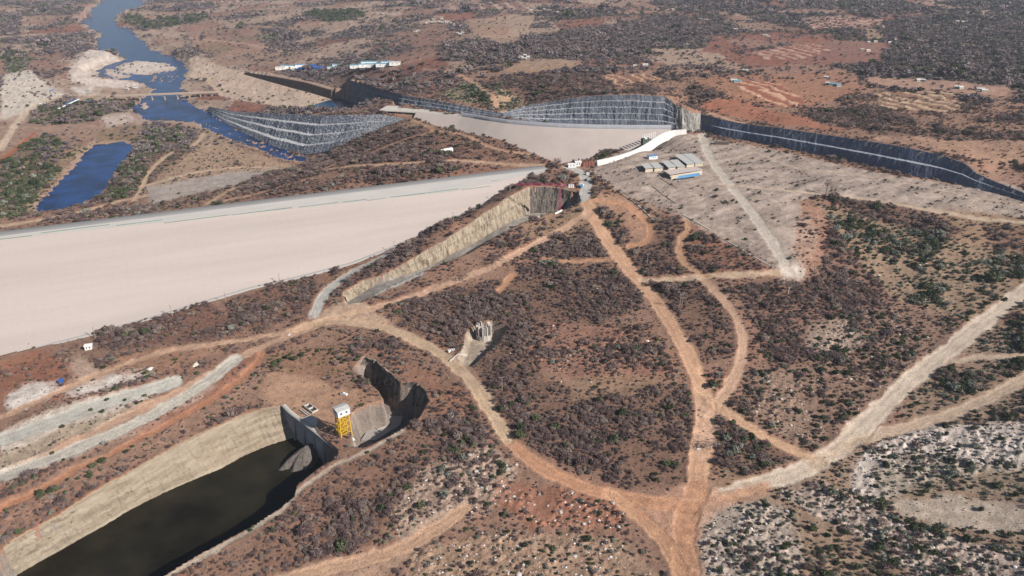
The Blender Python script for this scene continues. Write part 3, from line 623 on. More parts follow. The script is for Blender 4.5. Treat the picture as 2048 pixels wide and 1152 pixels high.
def solid(name, c, rough_=0.8, var=0.15, scale=0.8, spec=0.25, metal=0.0, bmp=0.0):
    m, nt, b = newmat(name, rough_, spec); b.inputs['Metallic'].default_value = metal
    t = noise(nt, pos(nt), scale, 3); r = ramp(nt, t.outputs[0], [(0.3, tuple(max(0, v * (1 - var)) for v in c)), (0.7, tuple(min(0.95, v * (1 + var)) for v in c))])
    nt.links.new(r.outputs[0], b.inputs['Base Color'])
    if bmp: bump(nt, b, t.outputs[0], bmp, 0.3)
    return m
def rock_mat(name, dark, light, dust, streak=0.25, dustpos=(0.72, 0.95), st=(1, 1, 0.22)):
    """broken rock: vertical streaks, dust lying on the ledges"""
    m, nt, b = newmat(name, 0.92, 0.15); p = pos(nt)
    mp = N(nt, 'ShaderNodeMapping'); mp.inputs['Scale'].default_value = st; nt.links.new(p, mp.inputs[0])
    t1 = noise(nt, mp.outputs[0], streak, 5, 0.65); r = ramp(nt, t1.outputs[0], [(0.3, dark), (0.5, tuple((a + c) / 2 for a, c in zip(dark, light))), (0.72, light)])
    g = N(nt, 'ShaderNodeNewGeometry'); s = N(nt, 'ShaderNodeSeparateXYZ'); nt.links.new(g.outputs['True Normal'], s.inputs[0])
    mr = N(nt, 'ShaderNodeMapRange'); mr.inputs['From Min'].default_value = dustpos[0]; mr.inputs['From Max'].default_value = dustpos[1]; nt.links.new(s.outputs[2], mr.inputs[0])
    mix = N(nt, 'ShaderNodeMix', data_type='RGBA'); mix.inputs['B'].default_value = (*dust, 1); nt.links.new(mr.outputs[0], mix.inputs['Factor']); nt.links.new(r.outputs[0], mix.inputs['A'])
    nt.links.new(mix.outputs['Result'], b.inputs['Base Color']); bump(nt, b, t1.outputs[0], 0.7, 1.5); return m

# ------------------------------------------------------------------ object helpers
COL = scene.collection
def link(o, parent=None, label=None, cat=None, group=None, kind=None):
    COL.objects.link(o)
    if parent is not None: o.parent = parent
    if label: o['label'] = label
    if cat: o['category'] = cat
    if group: o['group'] = group
    if kind: o['kind'] = kind
    return o
def mesh_obj(name, verts, faces, mat, parent=None, **kw):
    me = bpy.data.meshes.new(name); me.from_pydata([tuple(v) for v in verts], [], faces); me.materials.append(mat); me.update()
    return link(bpy.data.objects.new(name, me), parent, **kw)
def grid_obj(name, P, mat, parent=None, flip=False, **kw):
    """P: rows x columns x 3"""
    nv, nu = P.shape[:2]; idx = np.arange(nv * nu).reshape(nv, nu)
    q = np.stack([idx[:-1, :-1], idx[1:, :-1], idx[1:, 1:], idx[:-1, 1:]], -1).reshape(-1, 4)
    if flip: q = q[:, ::-1]
    return fast_mesh(name, P.reshape(-1, 3), q, mat, parent, **kw)
def fast_mesh(name, V, Q, mat, parent=None, colors=None, **kw):
    me = bpy.data.meshes.new(name); me.vertices.add(len(V)); me.vertices.foreach_set('co', np.asarray(V, np.float32).ravel())
    k = Q.shape[1]; me.loops.add(len(Q) * k); me.loops.foreach_set('vertex_index', np.asarray(Q, np.int32).ravel())
    me.polygons.add(len(Q)); me.polygons.foreach_set('loop_start', np.arange(0, len(Q) * k, k, dtype=np.int32))
    me.materials.append(mat); me.update(calc_edges=True)
    if colors is not None:
        at_ = me.color_attributes.new('Col', 'FLOAT_COLOR', 'POINT'); c4 = np.ones((len(V), 4), np.float32); c4[:, :3] = colors; at_.data.foreach_set('color', c4.ravel())
    return link(bpy.data.objects.new(name, me), parent, **kw)
def empty(name, loc, rz=0, **kw):
    o = bpy.data.objects.new(name, None); o.location = loc; o.rotation_euler = (0, 0, rz); return link(o, **kw)
class MB:
    def __init__(s): s.v = []; s.f = []
    def box(s, c, size, rz=0.0, taper=1.0):
        x, y, z = c; a, b, h = size[0] / 2, size[1] / 2, size[2]; i = len(s.v); cs, sn = math.cos(rz), math.sin(rz)
        for zz, k in ((z, 1.0), (z + h, taper)):
            for dx, dy in ((-a, -b), (a, -b), (a, b), (-a, b)):
                dx *= k; dy *= k; s.v.append((x + dx * cs - dy * sn, y + dx * sn + dy * cs, zz))
        s.f += [(i + 3, i + 2, i + 1, i), (i + 4, i + 5, i + 6, i + 7)] + [(i + k, i + (k + 1) % 4, i + 4 + (k + 1) % 4, i + 4 + k) for k in range(4)]; return s
    def bar(s, p, q, w, w2=None, n_=4):
        p = Vector(p); q = Vector(q); d = (q - p); up = Vector((0, 0, 1)) if abs(d.normalized().z) < 0.95 else Vector((1, 0, 0))
        a = d.cross(up).normalized(); b = d.cross(a).normalized(); i = len(s.v); w2 = w if w2 is None else w2
        for P_, ww in ((p, w), (q, w2)):
            for k in range(n_):
                t = 2 * math.pi * (k + .5) / n_; s.v.append(tuple(P_ + (a * math.cos(t) + b * math.sin(t)) * ww * 0.7))
        s.f += [(i + k, i + (k + 1) % n_, i + n_ + (k + 1) % n_, i + n_ + k) for k in range(n_)] + [tuple(range(i + n_ - 1, i - 1, -1)), tuple(range(i + n_, i + 2 * n_))]; return s
    def prism(s, pts, z0, z1):
        i = len(s.v); k = len(pts); s.v += [(p[0], p[1], z0) for p in pts] + [(p[0], p[1], z1) for p in pts]
        s.f += [tuple(range(i + k - 1, i - 1, -1)), tuple(range(i + k, i + 2 * k))] + [(i + j, i + (j + 1) % k, i + k + (j + 1) % k, i + k + j) for j in range(k)]; return s
    def quad(s, *p): i = len(s.v); s.v += [tuple(q) for q in p]; s.f.append(tuple(range(i, i + len(p)))); return s
    def obj(s, name, mat, parent=None, **kw): return mesh_obj(name, s.v, s.f, mat, parent, **kw)

# ------------------------------------------------------------------ ground objects: one sheet, split where a road surface begins
idx = np.arange(NA * NR).reshape(NA, NR)
quads = np.stack([idx[:-1, :-1], idx[1:, :-1], idx[1:, 1:], idx[:-1, 1:]], -1).reshape(-1, 4)
fr = reg[:-1, :-1].reshape(-1); V = np.stack([X, Y, Z], -1).reshape(-1, 3); C3 = col.reshape(-1, 3)
for i in [0] + sorted(set(fr.tolist()) - {0}):
    q = quads[fr == i]; u, inv = np.unique(q, return_inverse=True)
    nm = 'ground' if i == 0 else ROADS[i - 1][0]
    o_ = fast_mesh(nm, V[u], inv.reshape(-1, 4), MG, colors=C3[u], kind='structure')
    if i: o_['label'] = ROADS[i - 1][1]
    o_.data.shade_smooth() if i == 0 else None
# foreground skirt under the camera and behind
mesh_obj('ground', [(-600, -600, -3.5), (600, -600, -3.5), (600, 190, -3.5), (-600, 190, -3.5)], [(0, 1, 2, 3)], solid('dry_soil', tuple(SOIL), 0.95), kind='structure')
# ------------------------------------------------------------------ water
def water_mat(name, c, rough_=0.12, wave=0.35, sc=0.25):
    m, nt, b = newmat(name, rough_, 0.2); b.inputs['IOR'].default_value = 1.33
    p = pos(nt); t0 = noise(nt, p, 0.03, 4); r = ramp(nt, t0.outputs[0], [(0.35, tuple(v * .55 for v in c)), (0.65, tuple(v * 1.6 for v in c))]); nt.links.new(r.outputs[0], b.inputs['Base Color'])
    t = noise(nt, p, sc, 3); bump(nt, b, t.outputs[0], wave, 0.5); return m
MW = water_mat('river_water', (0.006, 0.026, 0.095), .2, .9, .35); MW2 = water_mat('pit_water', (0.015, 0.013, 0.008), 0.08, 0.5, 0.5)
def water(name, z, P, mat, grow=1.0):
    c = P.mean(0); Q = c + (P - c) * grow; me = bpy.data.meshes.new(name); bm = bmesh.new()
    vs = [bm.verts.new((q[0], q[1], z)) for q in Q]; f = bm.faces.new(vs); bmesh.ops.triangulate(bm, faces=[f]); bmesh.ops.recalc_face_normals(bm, faces=bm.faces)
    for f in bm.faces:
        if f.normal.z < 0: f.normal_flip()
    bm.to_mesh(me); bm.free(); me.materials.append(mat); return link(bpy.data.objects.new(name, me), kind='structure')
lowbox = [at(-260, 60, -5), at(640, 200, -5), at(640, 340, -5), at(600, 480, -5), at(-400, 480, -5)]
_x = [(p[0], p[1]) for p in [at(160, -8, -5), at(340, -8, -5), at(420, 110, -5), at(440, 200, -5), at(640, 300, -5), at(640, 345, -5), at(560, 345, -5), at(300, 300, -5), at(240, 440, -5), at(-10, 440, -5), at(60, 380, -5), at(160, 270, -5), at(150, 130, -5), at(130, 40, -5)]]
water('river_water', -5.0, np.array(_x), MW)
water('pool_water', 3.0, np.array([at(*p, 3.0)[:2] for p in WATERS[2][2]]), water_mat('pool_water', (0.010, 0.035, 0.075)), 1.03)
water('channel_water', -19.5, PIT1[:, :2], MW2)

hz = MB(); hz.box((0, 6600, -23), (24000, 16200, 326)); mh = bpy.data.materials.new('haze'); mh.use_nodes = True; mh.node_tree.nodes.clear()
pv = mh.node_tree.nodes.new('ShaderNodeVolumePrincipled'); pv.inputs['Color'].default_value = (.78, .86, 1.0, 1); pv.inputs['Density'].default_value = 0.00005; pv.inputs['Anisotropy'].default_value = 0.2
ho = mh.node_tree.nodes.new('ShaderNodeOutputMaterial'); mh.node_tree.links.new(pv.outputs[0], ho.inputs['Volume']); hz.obj('haze', mh, kind='stuff', label='thin pale blue haze over the whole plain')
# ------------------------------------------------------------------ built rock faces
ROCKG = rock_mat('grey_quarry_rock', al(62, 70, 86), al(136, 142, 154), al(206, 206, 208))
ROCKD = rock_mat('blue_shade_cut_rock', al(70, 82, 106), al(112, 124, 148), al(180, 184, 192))  # blue in the rock colour paints the sky-tinted shade on this cut
ROCKT = rock_mat('tan_cut_rock', al(112, 96, 82), al(196, 182, 162), al(196, 178, 156), 0.3, (0.75, 0.95))
ROCKC = rock_mat('washed_cliff', al(128, 114, 98), al(186, 174, 156), al(176, 148, 120), 0.35, (0.8, 0.98), (.12, .12, 1.0))
ROCKB = rock_mat('shaded_pit_rock', al(70, 66, 66), al(140, 130, 122), al(186, 164, 142), 0.3, (0.8, 0.98))  # darker copy of the cut rock, shade put into its colour
def resamp(P, n_):
    P = np.asarray(P, float); s = np.r_[0, np.cumsum(np.linalg.norm(np.diff(P[:, :2], axis=0), axis=1))]; t = np.linspace(0, s[-1], n_)
    return np.stack([np.interp(t, s, P[:, k]) for k in range(3)], -1)
def rockwall(name, label, rim, foot, nu, nv, mat, benches=0, bw=0.5, rib=1.0, ribf=4.0, ledge=2.5, sk=2.0, seed=0, out=1):
    A_ = resamp(rim, nu); B_ = resamp(foot, nu); t = np.linspace(0, 1, nv)
    if benches:
        hp = [0]; vp = [0]
        for k in range(benches):
            hp += [hp[-1] + (1 - bw) / benches]; vp += [vp[-1] + 1 / benches]
            if k < benches - 1: hp += [hp[-1] + bw / (benches - 1)]; vp += [vp[-1] + 0.001]
        hp = np.array(hp) / hp[-1]; vp = np.array(vp) / vp[-1]; s = np.linspace(0, 1, len(hp))
        h = np.interp(t, s, hp); v = np.interp(t, s, vp)
    else: h = t; v = t
    P = A_[None] + (B_ - A_)[None] * np.stack([h, h, v], -1)[:, None, :]
    d = (B_ - A_)[:, :2]; d /= np.linalg.norm(d, axis=1)[:, None] + 1e-6
    su = np.r_[0, np.cumsum(np.linalg.norm(np.diff(B_[:, :2], axis=0), axis=1))]
    U, Zz = np.meshgrid(su, P[:, 0, 2] * 0, indexing='xy')[0], P[:, :, 2]
    ns = rib * (1.1 * fbm(U / ribf, Zz / (ribf * 4) + seed, 3, 200 + seed, .6) + 0.9 * fbm(U / (ribf * 5), Zz / (ribf * 4), 2, 210 + seed) + 0.4 * fbm(U / 1.7, Zz / 3, 2, 220 + seed))
    edge = np.sin(np.clip(t * 1.0, 0, 1) * math.pi)[:, None] * 0.6 + 0.4
    P[:, :, :2] += d[None] * (ns * edge)[..., None]
    P[:, :, 2] += 0.35 * rib * fbm(U / 3, (t * 37)[:, None] + 0 * U, 2, 230 + seed)
    # lip lying on the ground behind the rim, foot buried
    lip = P[0].copy(); lip[:, :2] -= d * ledge; lip[:, 2] = np.minimum(ZG(lip[:, 0], lip[:, 1]) - 0.5, P[0][:, 2] + 1)
    low = P[-1].copy(); low[:, 2] -= sk
    P = np.concatenate([lip[None], P, low[None]])
    o = grid_obj(name, P, mat, kind='structure', label=label); return o
rockwall('rock_face', 'big grey quarry face with benches behind the second dam', *cutP['quarry'], 420, 90, ROCKG, 5, .55, 2.0, 9, seed=1)
rockwall('rock_face', 'pale broken end of the quarry face', *cutP['end'], 90, 60, rock_mat('pale_broken_rock', al(84, 84, 86), al(196, 190, 182), al(196, 190, 184), .2), 0, 0, 2.6, 7, seed=2)
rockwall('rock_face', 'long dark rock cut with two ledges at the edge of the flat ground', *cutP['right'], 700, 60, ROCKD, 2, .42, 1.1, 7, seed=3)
rockwall('rock_face', 'blue grey rock cut above the pool and dam crest', *cutP['left'], 300, 50, ROCKG, 3, .45, 1.6, 5, seed=5)
rockwall('rock_face', 'ribbed bench cut rising from the side channel', *cutP['comb'], 420, 90, ROCKG, 4, .45, 2.4, 6, seed=6)
rockwall('rock_face', 'shaded bench cut at the head of the side channel', *cutP['comb2'], 220, 80, ROCKG, 4, .30, 1.8, 5, seed=7)
_pr, _pf = cutP['pool']; _pd = np.array([-.62, -.78]) * 12; _pr = _pr.copy(); _pf = _pf.copy(); _pr[:, :2] += _pd; _pf[:, :2] += _pd
rockwall('rock_face', 'dark cut bank above the pale river flat', _pr, _pf, 90, 10, rock_mat('dark_bank', al(80, 66, 62), al(130, 110, 100), al(190, 160, 140)), 1, 0, .35, 9, 22, seed=8)
lbr = GP(LB_RIM); lbr[:, 2] = ZG(lbr[:, 0], lbr[:, 1]); lbf = np.array([at(px, py, -19.5) for px, py in LB_FOOT])
# rim height must be the ground just outside
def outz(P, away):
    d = P[:, :2] - away[:, :2]; d /= np.linalg.norm(d, axis=1)[:, None]; q = P[:, :2] + d * 4; P[:, 2] = ZG(q[:, 0], q[:, 1]); return P
lbr = resamp(lbr, 60); lbf = resamp(lbf, 60); lbr = outz(lbr, lbf)
rockwall('rock_cliff', 'sunlit pale cliff along the dark water channel', lbr, lbf, 520, 60, ROCKC, 0, 0, 1.7, 5, 4.0, 4, seed=9)
cr = resamp(GP(C_RIM), 60); cf = resamp(_cf, 60); cr = outz(cr, cf)
rockwall('rock_cliff', 'sunlit tan wall of the long rock trench', cr, cf, 460, 60, ROCKT, 2, .15, 1.7, 3.0, 3.0, 3, seed=10)
er = GP([(1060,374),(1085,374),(1110,376),(1135,380),(1157,384)]); ef = np.array([tuple(_cf[-1]), at(1080,424,_cf[-1][2]), at(1100,424,_cf[-1][2]), at(1122,418,_cf[-1][2] + 2), at(1140,408,_cf[-1][2] + 5)]); er = outz(er, ef)
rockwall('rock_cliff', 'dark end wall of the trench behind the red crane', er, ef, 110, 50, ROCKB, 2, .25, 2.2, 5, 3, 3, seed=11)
# dark curved rock wall behind the yellow frame tower
p2r = GP([(712,737),(728,714),(751,720),(772,741),(801,764),(830,764),(850,779),(858,800)]); p2f = np.array([at(716,776,-17.5), at(734,768,-17.5), at(752,780,-17.5), at(772,802,-17.5), at(798,820,-17.5), at(824,822,-17.5), at(840,832,-17.5), at(846,838,-17.5)])
p2f = resamp(p2f, 40); p2r = outz(resamp(p2r, 40), p2f)
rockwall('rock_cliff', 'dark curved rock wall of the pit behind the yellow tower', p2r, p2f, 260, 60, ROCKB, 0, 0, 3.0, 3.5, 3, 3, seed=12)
p2l = GP([(758,786),(766,800),(740,809),(706,822)]); p2lf = np.array([at(768,800,-17.5), at(768,812,-17.5), at(744,832,-17.5), at(709,858,-17.5)]); p2lf = resamp(p2lf, 30); p2l = outz(resamp(p2l, 30), p2lf)
rockwall('rock_cliff', 'short sunlit slope below the gravel terrace', p2l, p2lf, 120, 30, ROCKT, 0, 0, 1.0, 2.5, 2, 3, seed=13)

# ------------------------------------------------------------------ left dam
def concrete(name, c, streak=0.05, var=.07, dirn=(1, 1, 1), jx=0.0):
    m, nt, b = newmat(name, 0.85, 0.2); p = pos(nt)
    mp = N(nt, 'ShaderNodeMapping'); mp.inputs['Scale'].default_value = dirn; m0 = N(nt, 'ShaderNodeMapping'); m0.inputs['Rotation'].default_value = (0, 0, -math.atan2(d1dir[1], d1dir[0])); nt.links.new(p, m0.inputs[0]); nt.links.new(m0.outputs[0], mp.inputs[0])
    t = noise(nt, mp.outputs[0], streak, 4, 0.6); r = ramp(nt, t.outputs[0], [(0.3, tuple(v * (1 - var) for v in c)), (0.7, tuple(v * (1 + var) for v in c))])
    t2 = noise(nt, p, 0.8, 4, .7); r2 = ramp(nt, t2.outputs[0], [(0.3, G3(.93)), (.7, G3(1.05))])
    nt.links.new(mul(nt, r.outputs[0], r2.outputs[0]), b.inputs['Base Color']); bump(nt, b, t2.outputs[0], .25, .3); return m
FACE = concrete('dam_face_concrete', al(190, 179, 174), 0.03, .09, (.10, 1.6, 1.6)); TOPC = concrete('crest_concrete', al(180, 177, 175), .1, .06, (.3, 2, 2))
dam1 = empty('embankment_dam', (float(dam1_crest.mean(0)[0]), float(dam1_crest.mean(0)[1]), 0), label='long pale dam face sloping down to the bushes, at the left', cat='dam')
def d1(s, o, z): q = dam1_crest[0] + d1dir * s + d1nrm * o; return (q[0] - dam1.location.x, q[1] - dam1.location.y, z)
def d1rows(rows, s0=-250, s1=None, n_=120, wob=None):
    ss = np.linspace(s0, s1 if s1 is not None else d1len, n_); return np.array([[d1(s, o_, z_) for s in ss] for o_, z_ in rows])
def toe_off(s):
    tp = np.array(toe3); so_ = (tp[:, 0] - dam1_crest[0, 0]) * d1dir[0] + (tp[:, 1] - dam1_crest[0, 1]) * d1dir[1]; oo = (tp[:, 0] - dam1_crest[0, 0]) * d1nrm[0] + (tp[:, 1] - dam1_crest[0, 1]) * d1nrm[1]
    return np.interp(s, so_, oo)
ss = np.linspace(-250, d1len, 160); to = toe_off(ss); to = np.where(ss < 0, np.interp(0, ss, to) + (-ss) * 0.05, to)
SBF = lambda s: float(np.interp(s, [0, d1len * .35, d1len * .78, d1len * .95], [2.5, 7, 12, 4]))
SB = 9.0                                                    # grey strip of raw slope under the crest
rows = []
for k in range(31):
    t = k / 30; rows.append([d1(s, (D1W + SBF(s)) * (1 - t) + (o_ + 1.5) * t, float(CREST - max(0, ((D1W + SBF(s)) * (1 - t) + (o_ + 1.5) * t) - D1W) / D1S)) for s, o_ in zip(ss, np.maximum(to, D1W + 14))])
# the cast slabs: strips between joints running down the slope, each its own piece
P = np.array(rows); slabw = 12.0; nsl = int((d1len + 250) / slabw); tgt = np.linspace(-250, d1len, nsl + 1)
def col_at(s):
    return np.stack([np.interp(s, ss, P[r, :, 0]) for r in range(len(P))]), np.stack([np.interp(s, ss, P[r, :, 1]) for r in range(len(P))]), np.stack([np.interp(s, ss, P[r, :, 2]) for r in range(len(P))])
for k in range(nsl):
    cs = [np.stack(col_at(tgt[k] + .008), -1)[[0, -1]], np.stack(col_at(tgt[k + 1] - .008), -1)[[0, -1]]]
    lift = 0.0 ; Q = []
    for c_ in cs:
        a_, b_ = c_[0].copy(), c_[1].copy(); a_[2] += lift; b_[2] += lift; Q.append((a_, b_))
    v = [Q[0][0], Q[0][1], Q[1][1], Q[1][0]]; v += [x_ - np.array([0, 0, .6]) for x_ in v]
    mesh_obj('slab', v, [(0, 1, 2, 3), (4, 7, 6, 5), (0, 4, 5, 1), (1, 5, 6, 2), (2, 6, 7, 3), (3, 7, 4, 0)], FACE, dam1)
grid_obj('crest', d1rows([(-1, CREST - .6), (-.5, CREST), (D1W - 1, CREST), (D1W, CREST)]), TOPC, dam1, True)
_s9 = np.linspace(-250, d1len, 120)
grid_obj('upper_slope', np.array([[d1(s, D1W, CREST) for s in _s9], [d1(s, D1W + SBF(s) + .4, CREST - SBF(s) / D1S - .15) for s in _s9]]), TOPC, dam1, True)
grid_obj('downstream_slope', d1rows([(-130, CREST - 130 / 1.7), (-60, CREST - 60 / 1.7), (-1, CREST - .6)]), solid('rockfill', al(150, 130, 112), .95), dam1, True)
# lower step of the slab edge with its green joint strip, in uneven lengths
MGREEN = solid('joint_strip', al(120, 160, 150), .7); MGRY = solid('raw_edge', al(192, 184, 178), .9)
s0 = -200; rr_ = random.Random(4)
while s0 < d1len - 60:
    ln = rr_.uniform(18, 60); of = D1W + SBF(s0) + rr_.uniform(-1.5, 2.0)
    s1 = min(s0 + ln, d1len - 60); b = MB(); z_ = CREST - (of - D1W) / D1S + .45
    b.bar(d1(s0, of, z_), d1(s1, of + rr_.uniform(-.8, .8), z_), .34); b.obj('joint_strip', MGREEN, dam1)
    s0 = s1 + rr_.uniform(0, 8)
# toe kerb (plinth)
kerb = []
for s, o_ in zip(ss, to):
    z_ = CREST - (o_ - D1W) / D1S; kerb.append([d1(s, o_ - 1.2, z_ + .9), d1(s, o_ + .2, z_ + .7), d1(s, o_ + 2.6, z_ + .3), d1(s, o_ + 2.8, z_ - 2)])
grid_obj('plinth', np.array(kerb).transpose(1, 0, 2), TOPC, dam1, True)

# ------------------------------------------------------------------ second dam
def offs(P, d):
    t = np.gradient(P[:, :2], axis=0); t /= np.linalg.norm(t, axis=1)[:, None]; nn = np.stack([t[:, 1], -t[:, 0]], -1); return P[:, :2] + nn * d
cc2 = resamp(np.c_[crest2, np.full(len(crest2), CREST)], 90)
dam2 = empty('embankment_dam', (0, 0, 0), label='curved pale dam below the grey quarry face, with a grey crest wall', cat='dam')
def off2(rows, a=0, b=90): return np.array([np.c_[offs(cc2, o_), np.full(len(cc2), z_)] for o_, z_ in rows])[:, a:b]
F2 = concrete('second_dam_concrete', al(196, 184, 178), 0.04, .06, (1, 1, 1))
k2 = 90 // 2
for k in range(12, 89, 2):
    Q = off2([(1.5, CREST - .02 * (k % 3)), (95, CREST - 93.5 / 1.5 - .02 * (k % 3))], k, k + 3)
    grid_obj('slab', Q, F2, dam2, True)
grid_obj('crest', off2([(-30, CREST - .2), (1.0, CREST + .05), (1.2, CREST - 2)]), solid('crest_gravel', al(206, 200, 192), .9), dam2, True)
wi = int(90 * .30)
grid_obj('parapet', off2([(.3, CREST - .5), (.3, CREST + 5.6), (1.0, CREST + 5.6), (1.05, CREST - 1)], wi, 90), solid('parapet_concrete', al(176, 178, 186), .85, .1, .2), dam2, True)
# ------------------------------------------------------------------ headwall beside the dark channel
CW = concrete('cast_concrete', al(176, 170, 166), .3, .12); CWL = concrete('pale_cast_concrete', al(206, 198, 190), .3, .1)
hw = smooth(np.array([at(px, py, -1.5) for px, py in HEAD]), 2); loc = hw.mean(0)
head = empty('retaining_wall', (loc[0], loc[1], -20), label='curved concrete retaining wall at the head of the dark channel', cat='retaining wall')
def rel(p, o): return (p[0] - o.location.x, p[1] - o.location.y, p[2] - o.location.z)
H_ = resamp(hw, 24)
tn = np.gradient(H_[:, :2], axis=0); tn /= np.linalg.norm(tn, axis=1)[:, None]; nm_ = np.stack([tn[:, 1], -tn[:, 0]], -1)
if np.dot(nm_[12], np.array([-1, -1])) < 0: nm_ = -nm_
def hrow(o_, z_): return np.array([rel((H_[i, 0] + nm_[i, 0] * o_, H_[i, 1] + nm_[i, 1] * o_, z_), head) for i in range(24)])
for k in range(0, 23, 4):
    e = min(k + 5, 24)
    grid_obj('wall_panel', np.array([hrow(-1.5, -3), hrow(-1.5, -1.3), hrow(.8, -1.3), hrow(2.2, -22)])[:, k:e], CW, head)
grid_obj('coping', np.array([hrow(-1.9, -1.6), hrow(-1.9, -.9), hrow(1.3, -.9), hrow(1.3, -1.7)]), CWL, head)
for k in range(2, 23, 4):
    b = MB(); p = hrow(0.5, 0)[k]; q = hrow(3.6, 0)[k]; i0 = hrow(.5, 0)[k - 1]
    b.bar((p[0], p[1], -1.6 + 20), (q[0], q[1], -2), 1.0); b.obj('buttress', CW, head)
# the deck behind the wall
deckP = [at(600, 838, -1.2), at(628, 855, -1.2), at(676, 896, -1.2), at(712, 890, -1.2), at(700, 872, -1.2), at(660, 850, -1.2), at(622, 830, -1.2)]
dk = empty('concrete_deck', (deckP[3][0], deckP[3][1], -1.2), label='concrete deck carrying the yellow frame tower', cat='deck')
b = MB(); b.prism([rel(p, dk) for p in deckP], -1.0, .15); b.obj('slab', CWL, dk)
b = MB()
for a, c_ in ((deckP[0], deckP[1]), (deckP[1], deckP[2])):
    b.bar(rel((a[0], a[1], -.2), dk), rel((c_[0], c_[1], -.2), dk), .35)
b.obj('kerb', CW, dk)
# concrete floor in the pit behind; near-black plate paints the shade inside its shaft
sl = [at(722, 880, -16.2), at(742, 850, -16.2), at(780, 832, -16.2), at(806, 832, -16.2), at(800, 850, -16.2), at(752, 880, -16.2)]
sb = empty('pit_slab', sl[0], label='concrete slab around a dark square shaft in the pit', cat='slab')
b = MB(); b.prism([rel(p, sb) for p in sl], -1.5, 0); b.obj('slab', CW, sb)
hc = at(762, 851, -16.1); MBLK = solid('painted_shaft_shade', (.008, .008, .01), .9)
b = MB(); b.box(rel((hc[0], hc[1], -16.2), sb), (7, 6, .1), .5); b.obj('shaft_shade_plate', MBLK, sb)
b = MB()
for sx, sy, w_, d_ in ((3.8, 0, .5, 7), (-3.8, 0, .5, 7), (0, 3.3, 8, .5), (0, -3.3, 8, .5)):
    cs, sn = math.cos(.5), math.sin(.5); b.box((hc[0] - sb.location.x + sx * cs - sy * sn, hc[1] - sb.location.y + sx * sn + sy * cs, -.1), (w_, d_, .8), .5)
b.obj('shaft_kerb', CWL, sb)
# rock mound and spoil against the wall in the channel
def mound(name, label, px, py, z, sx, sy, h, rz, mat, seed=0, **kw):
    c = at(px, py, z); u = np.linspace(0, 2 * math.pi, 33); r = np.linspace(0, 1, 12); P = np.zeros((12, 33, 3))
    for i, q in enumerate(r):
        for j, a in enumerate(u):
            w = 1 + .22 * math.sin(3 * a + seed) + .1 * math.sin(7 * a + seed * 2); x = q * sx * math.cos(a) * w; y = q * sy * math.sin(a) * w
            P[i, j] = (x * math.cos(rz) - y * math.sin(rz), x * math.sin(rz) + y * math.cos(rz), h * (1 - q ** 1.6) - .5)
    P[:, :, 2] += .5 * h * .3 * fbm(P[:, :, 0] / 3 + seed, P[:, :, 1] / 3, 3, 300 + seed) * (1 - r[:, None] ** 4)
    o = grid_obj(name, P, mat, label=label, **kw); o.location = c; return o
MSP = rock_mat('spoil_rock', al(84, 78, 76), al(130, 122, 116), al(120, 112, 108), .5)
mound('spoil_mound', 'grey rock spoil heaped in the water against the concrete wall', 612, 915, -19.5, 19, 9, 9, 1.0, MSP, 1, cat='rock mound')
# ------------------------------------------------------------------ plants and stones
def plant_mat(name, stops):
    m, nt, b = newmat(name, 0.9, 0.05); oi = N(nt, 'ShaderNodeObjectInfo'); r = ramp(nt, oi.outputs['Random'], stops)
    t = noise(nt, pos(nt), 1.6, 2); r2 = ramp(nt, t.outputs[0], [(.3, G3(.7)), (.7, G3(1.3))]); nt.links.new(mul(nt, r.outputs[0], r2.outputs[0]), b.inputs['Base Color'])
    return m
M_DRY = plant_mat('dry_twigs', [(0, (.090, .062, .061)), (.4, (.135, .097, .095)), (.8, (.190, .143, .134)), (1, (.26, .21, .175))])
M_GREEN = plant_mat('green_leaves', [(0, (.038, .050, .028)), (.5, (.060, .074, .040)), (1, (.10, .11, .062))])
M_GREY = plant_mat('grey_green_leaves', [(0, (.12, .135, .105)), (.5, (.17, .185, .15)), (1, (.26, .27, .23))])
M_FAR = plant_mat('far_dry_crowns', [(0, (.075, .062, .070)), (.5, (.14, .115, .122)), (.85, (.23, .185, .18)), (1, (.08, .095, .06))])
M_ROCK = plant_mat('loose_rock', [(0, (.20, .155, .135)), (.5, (.36, .32, .30)), (1, (.56, .53, .51))])
M_BARK = solid('bark', (.20, .15, .125), .9)
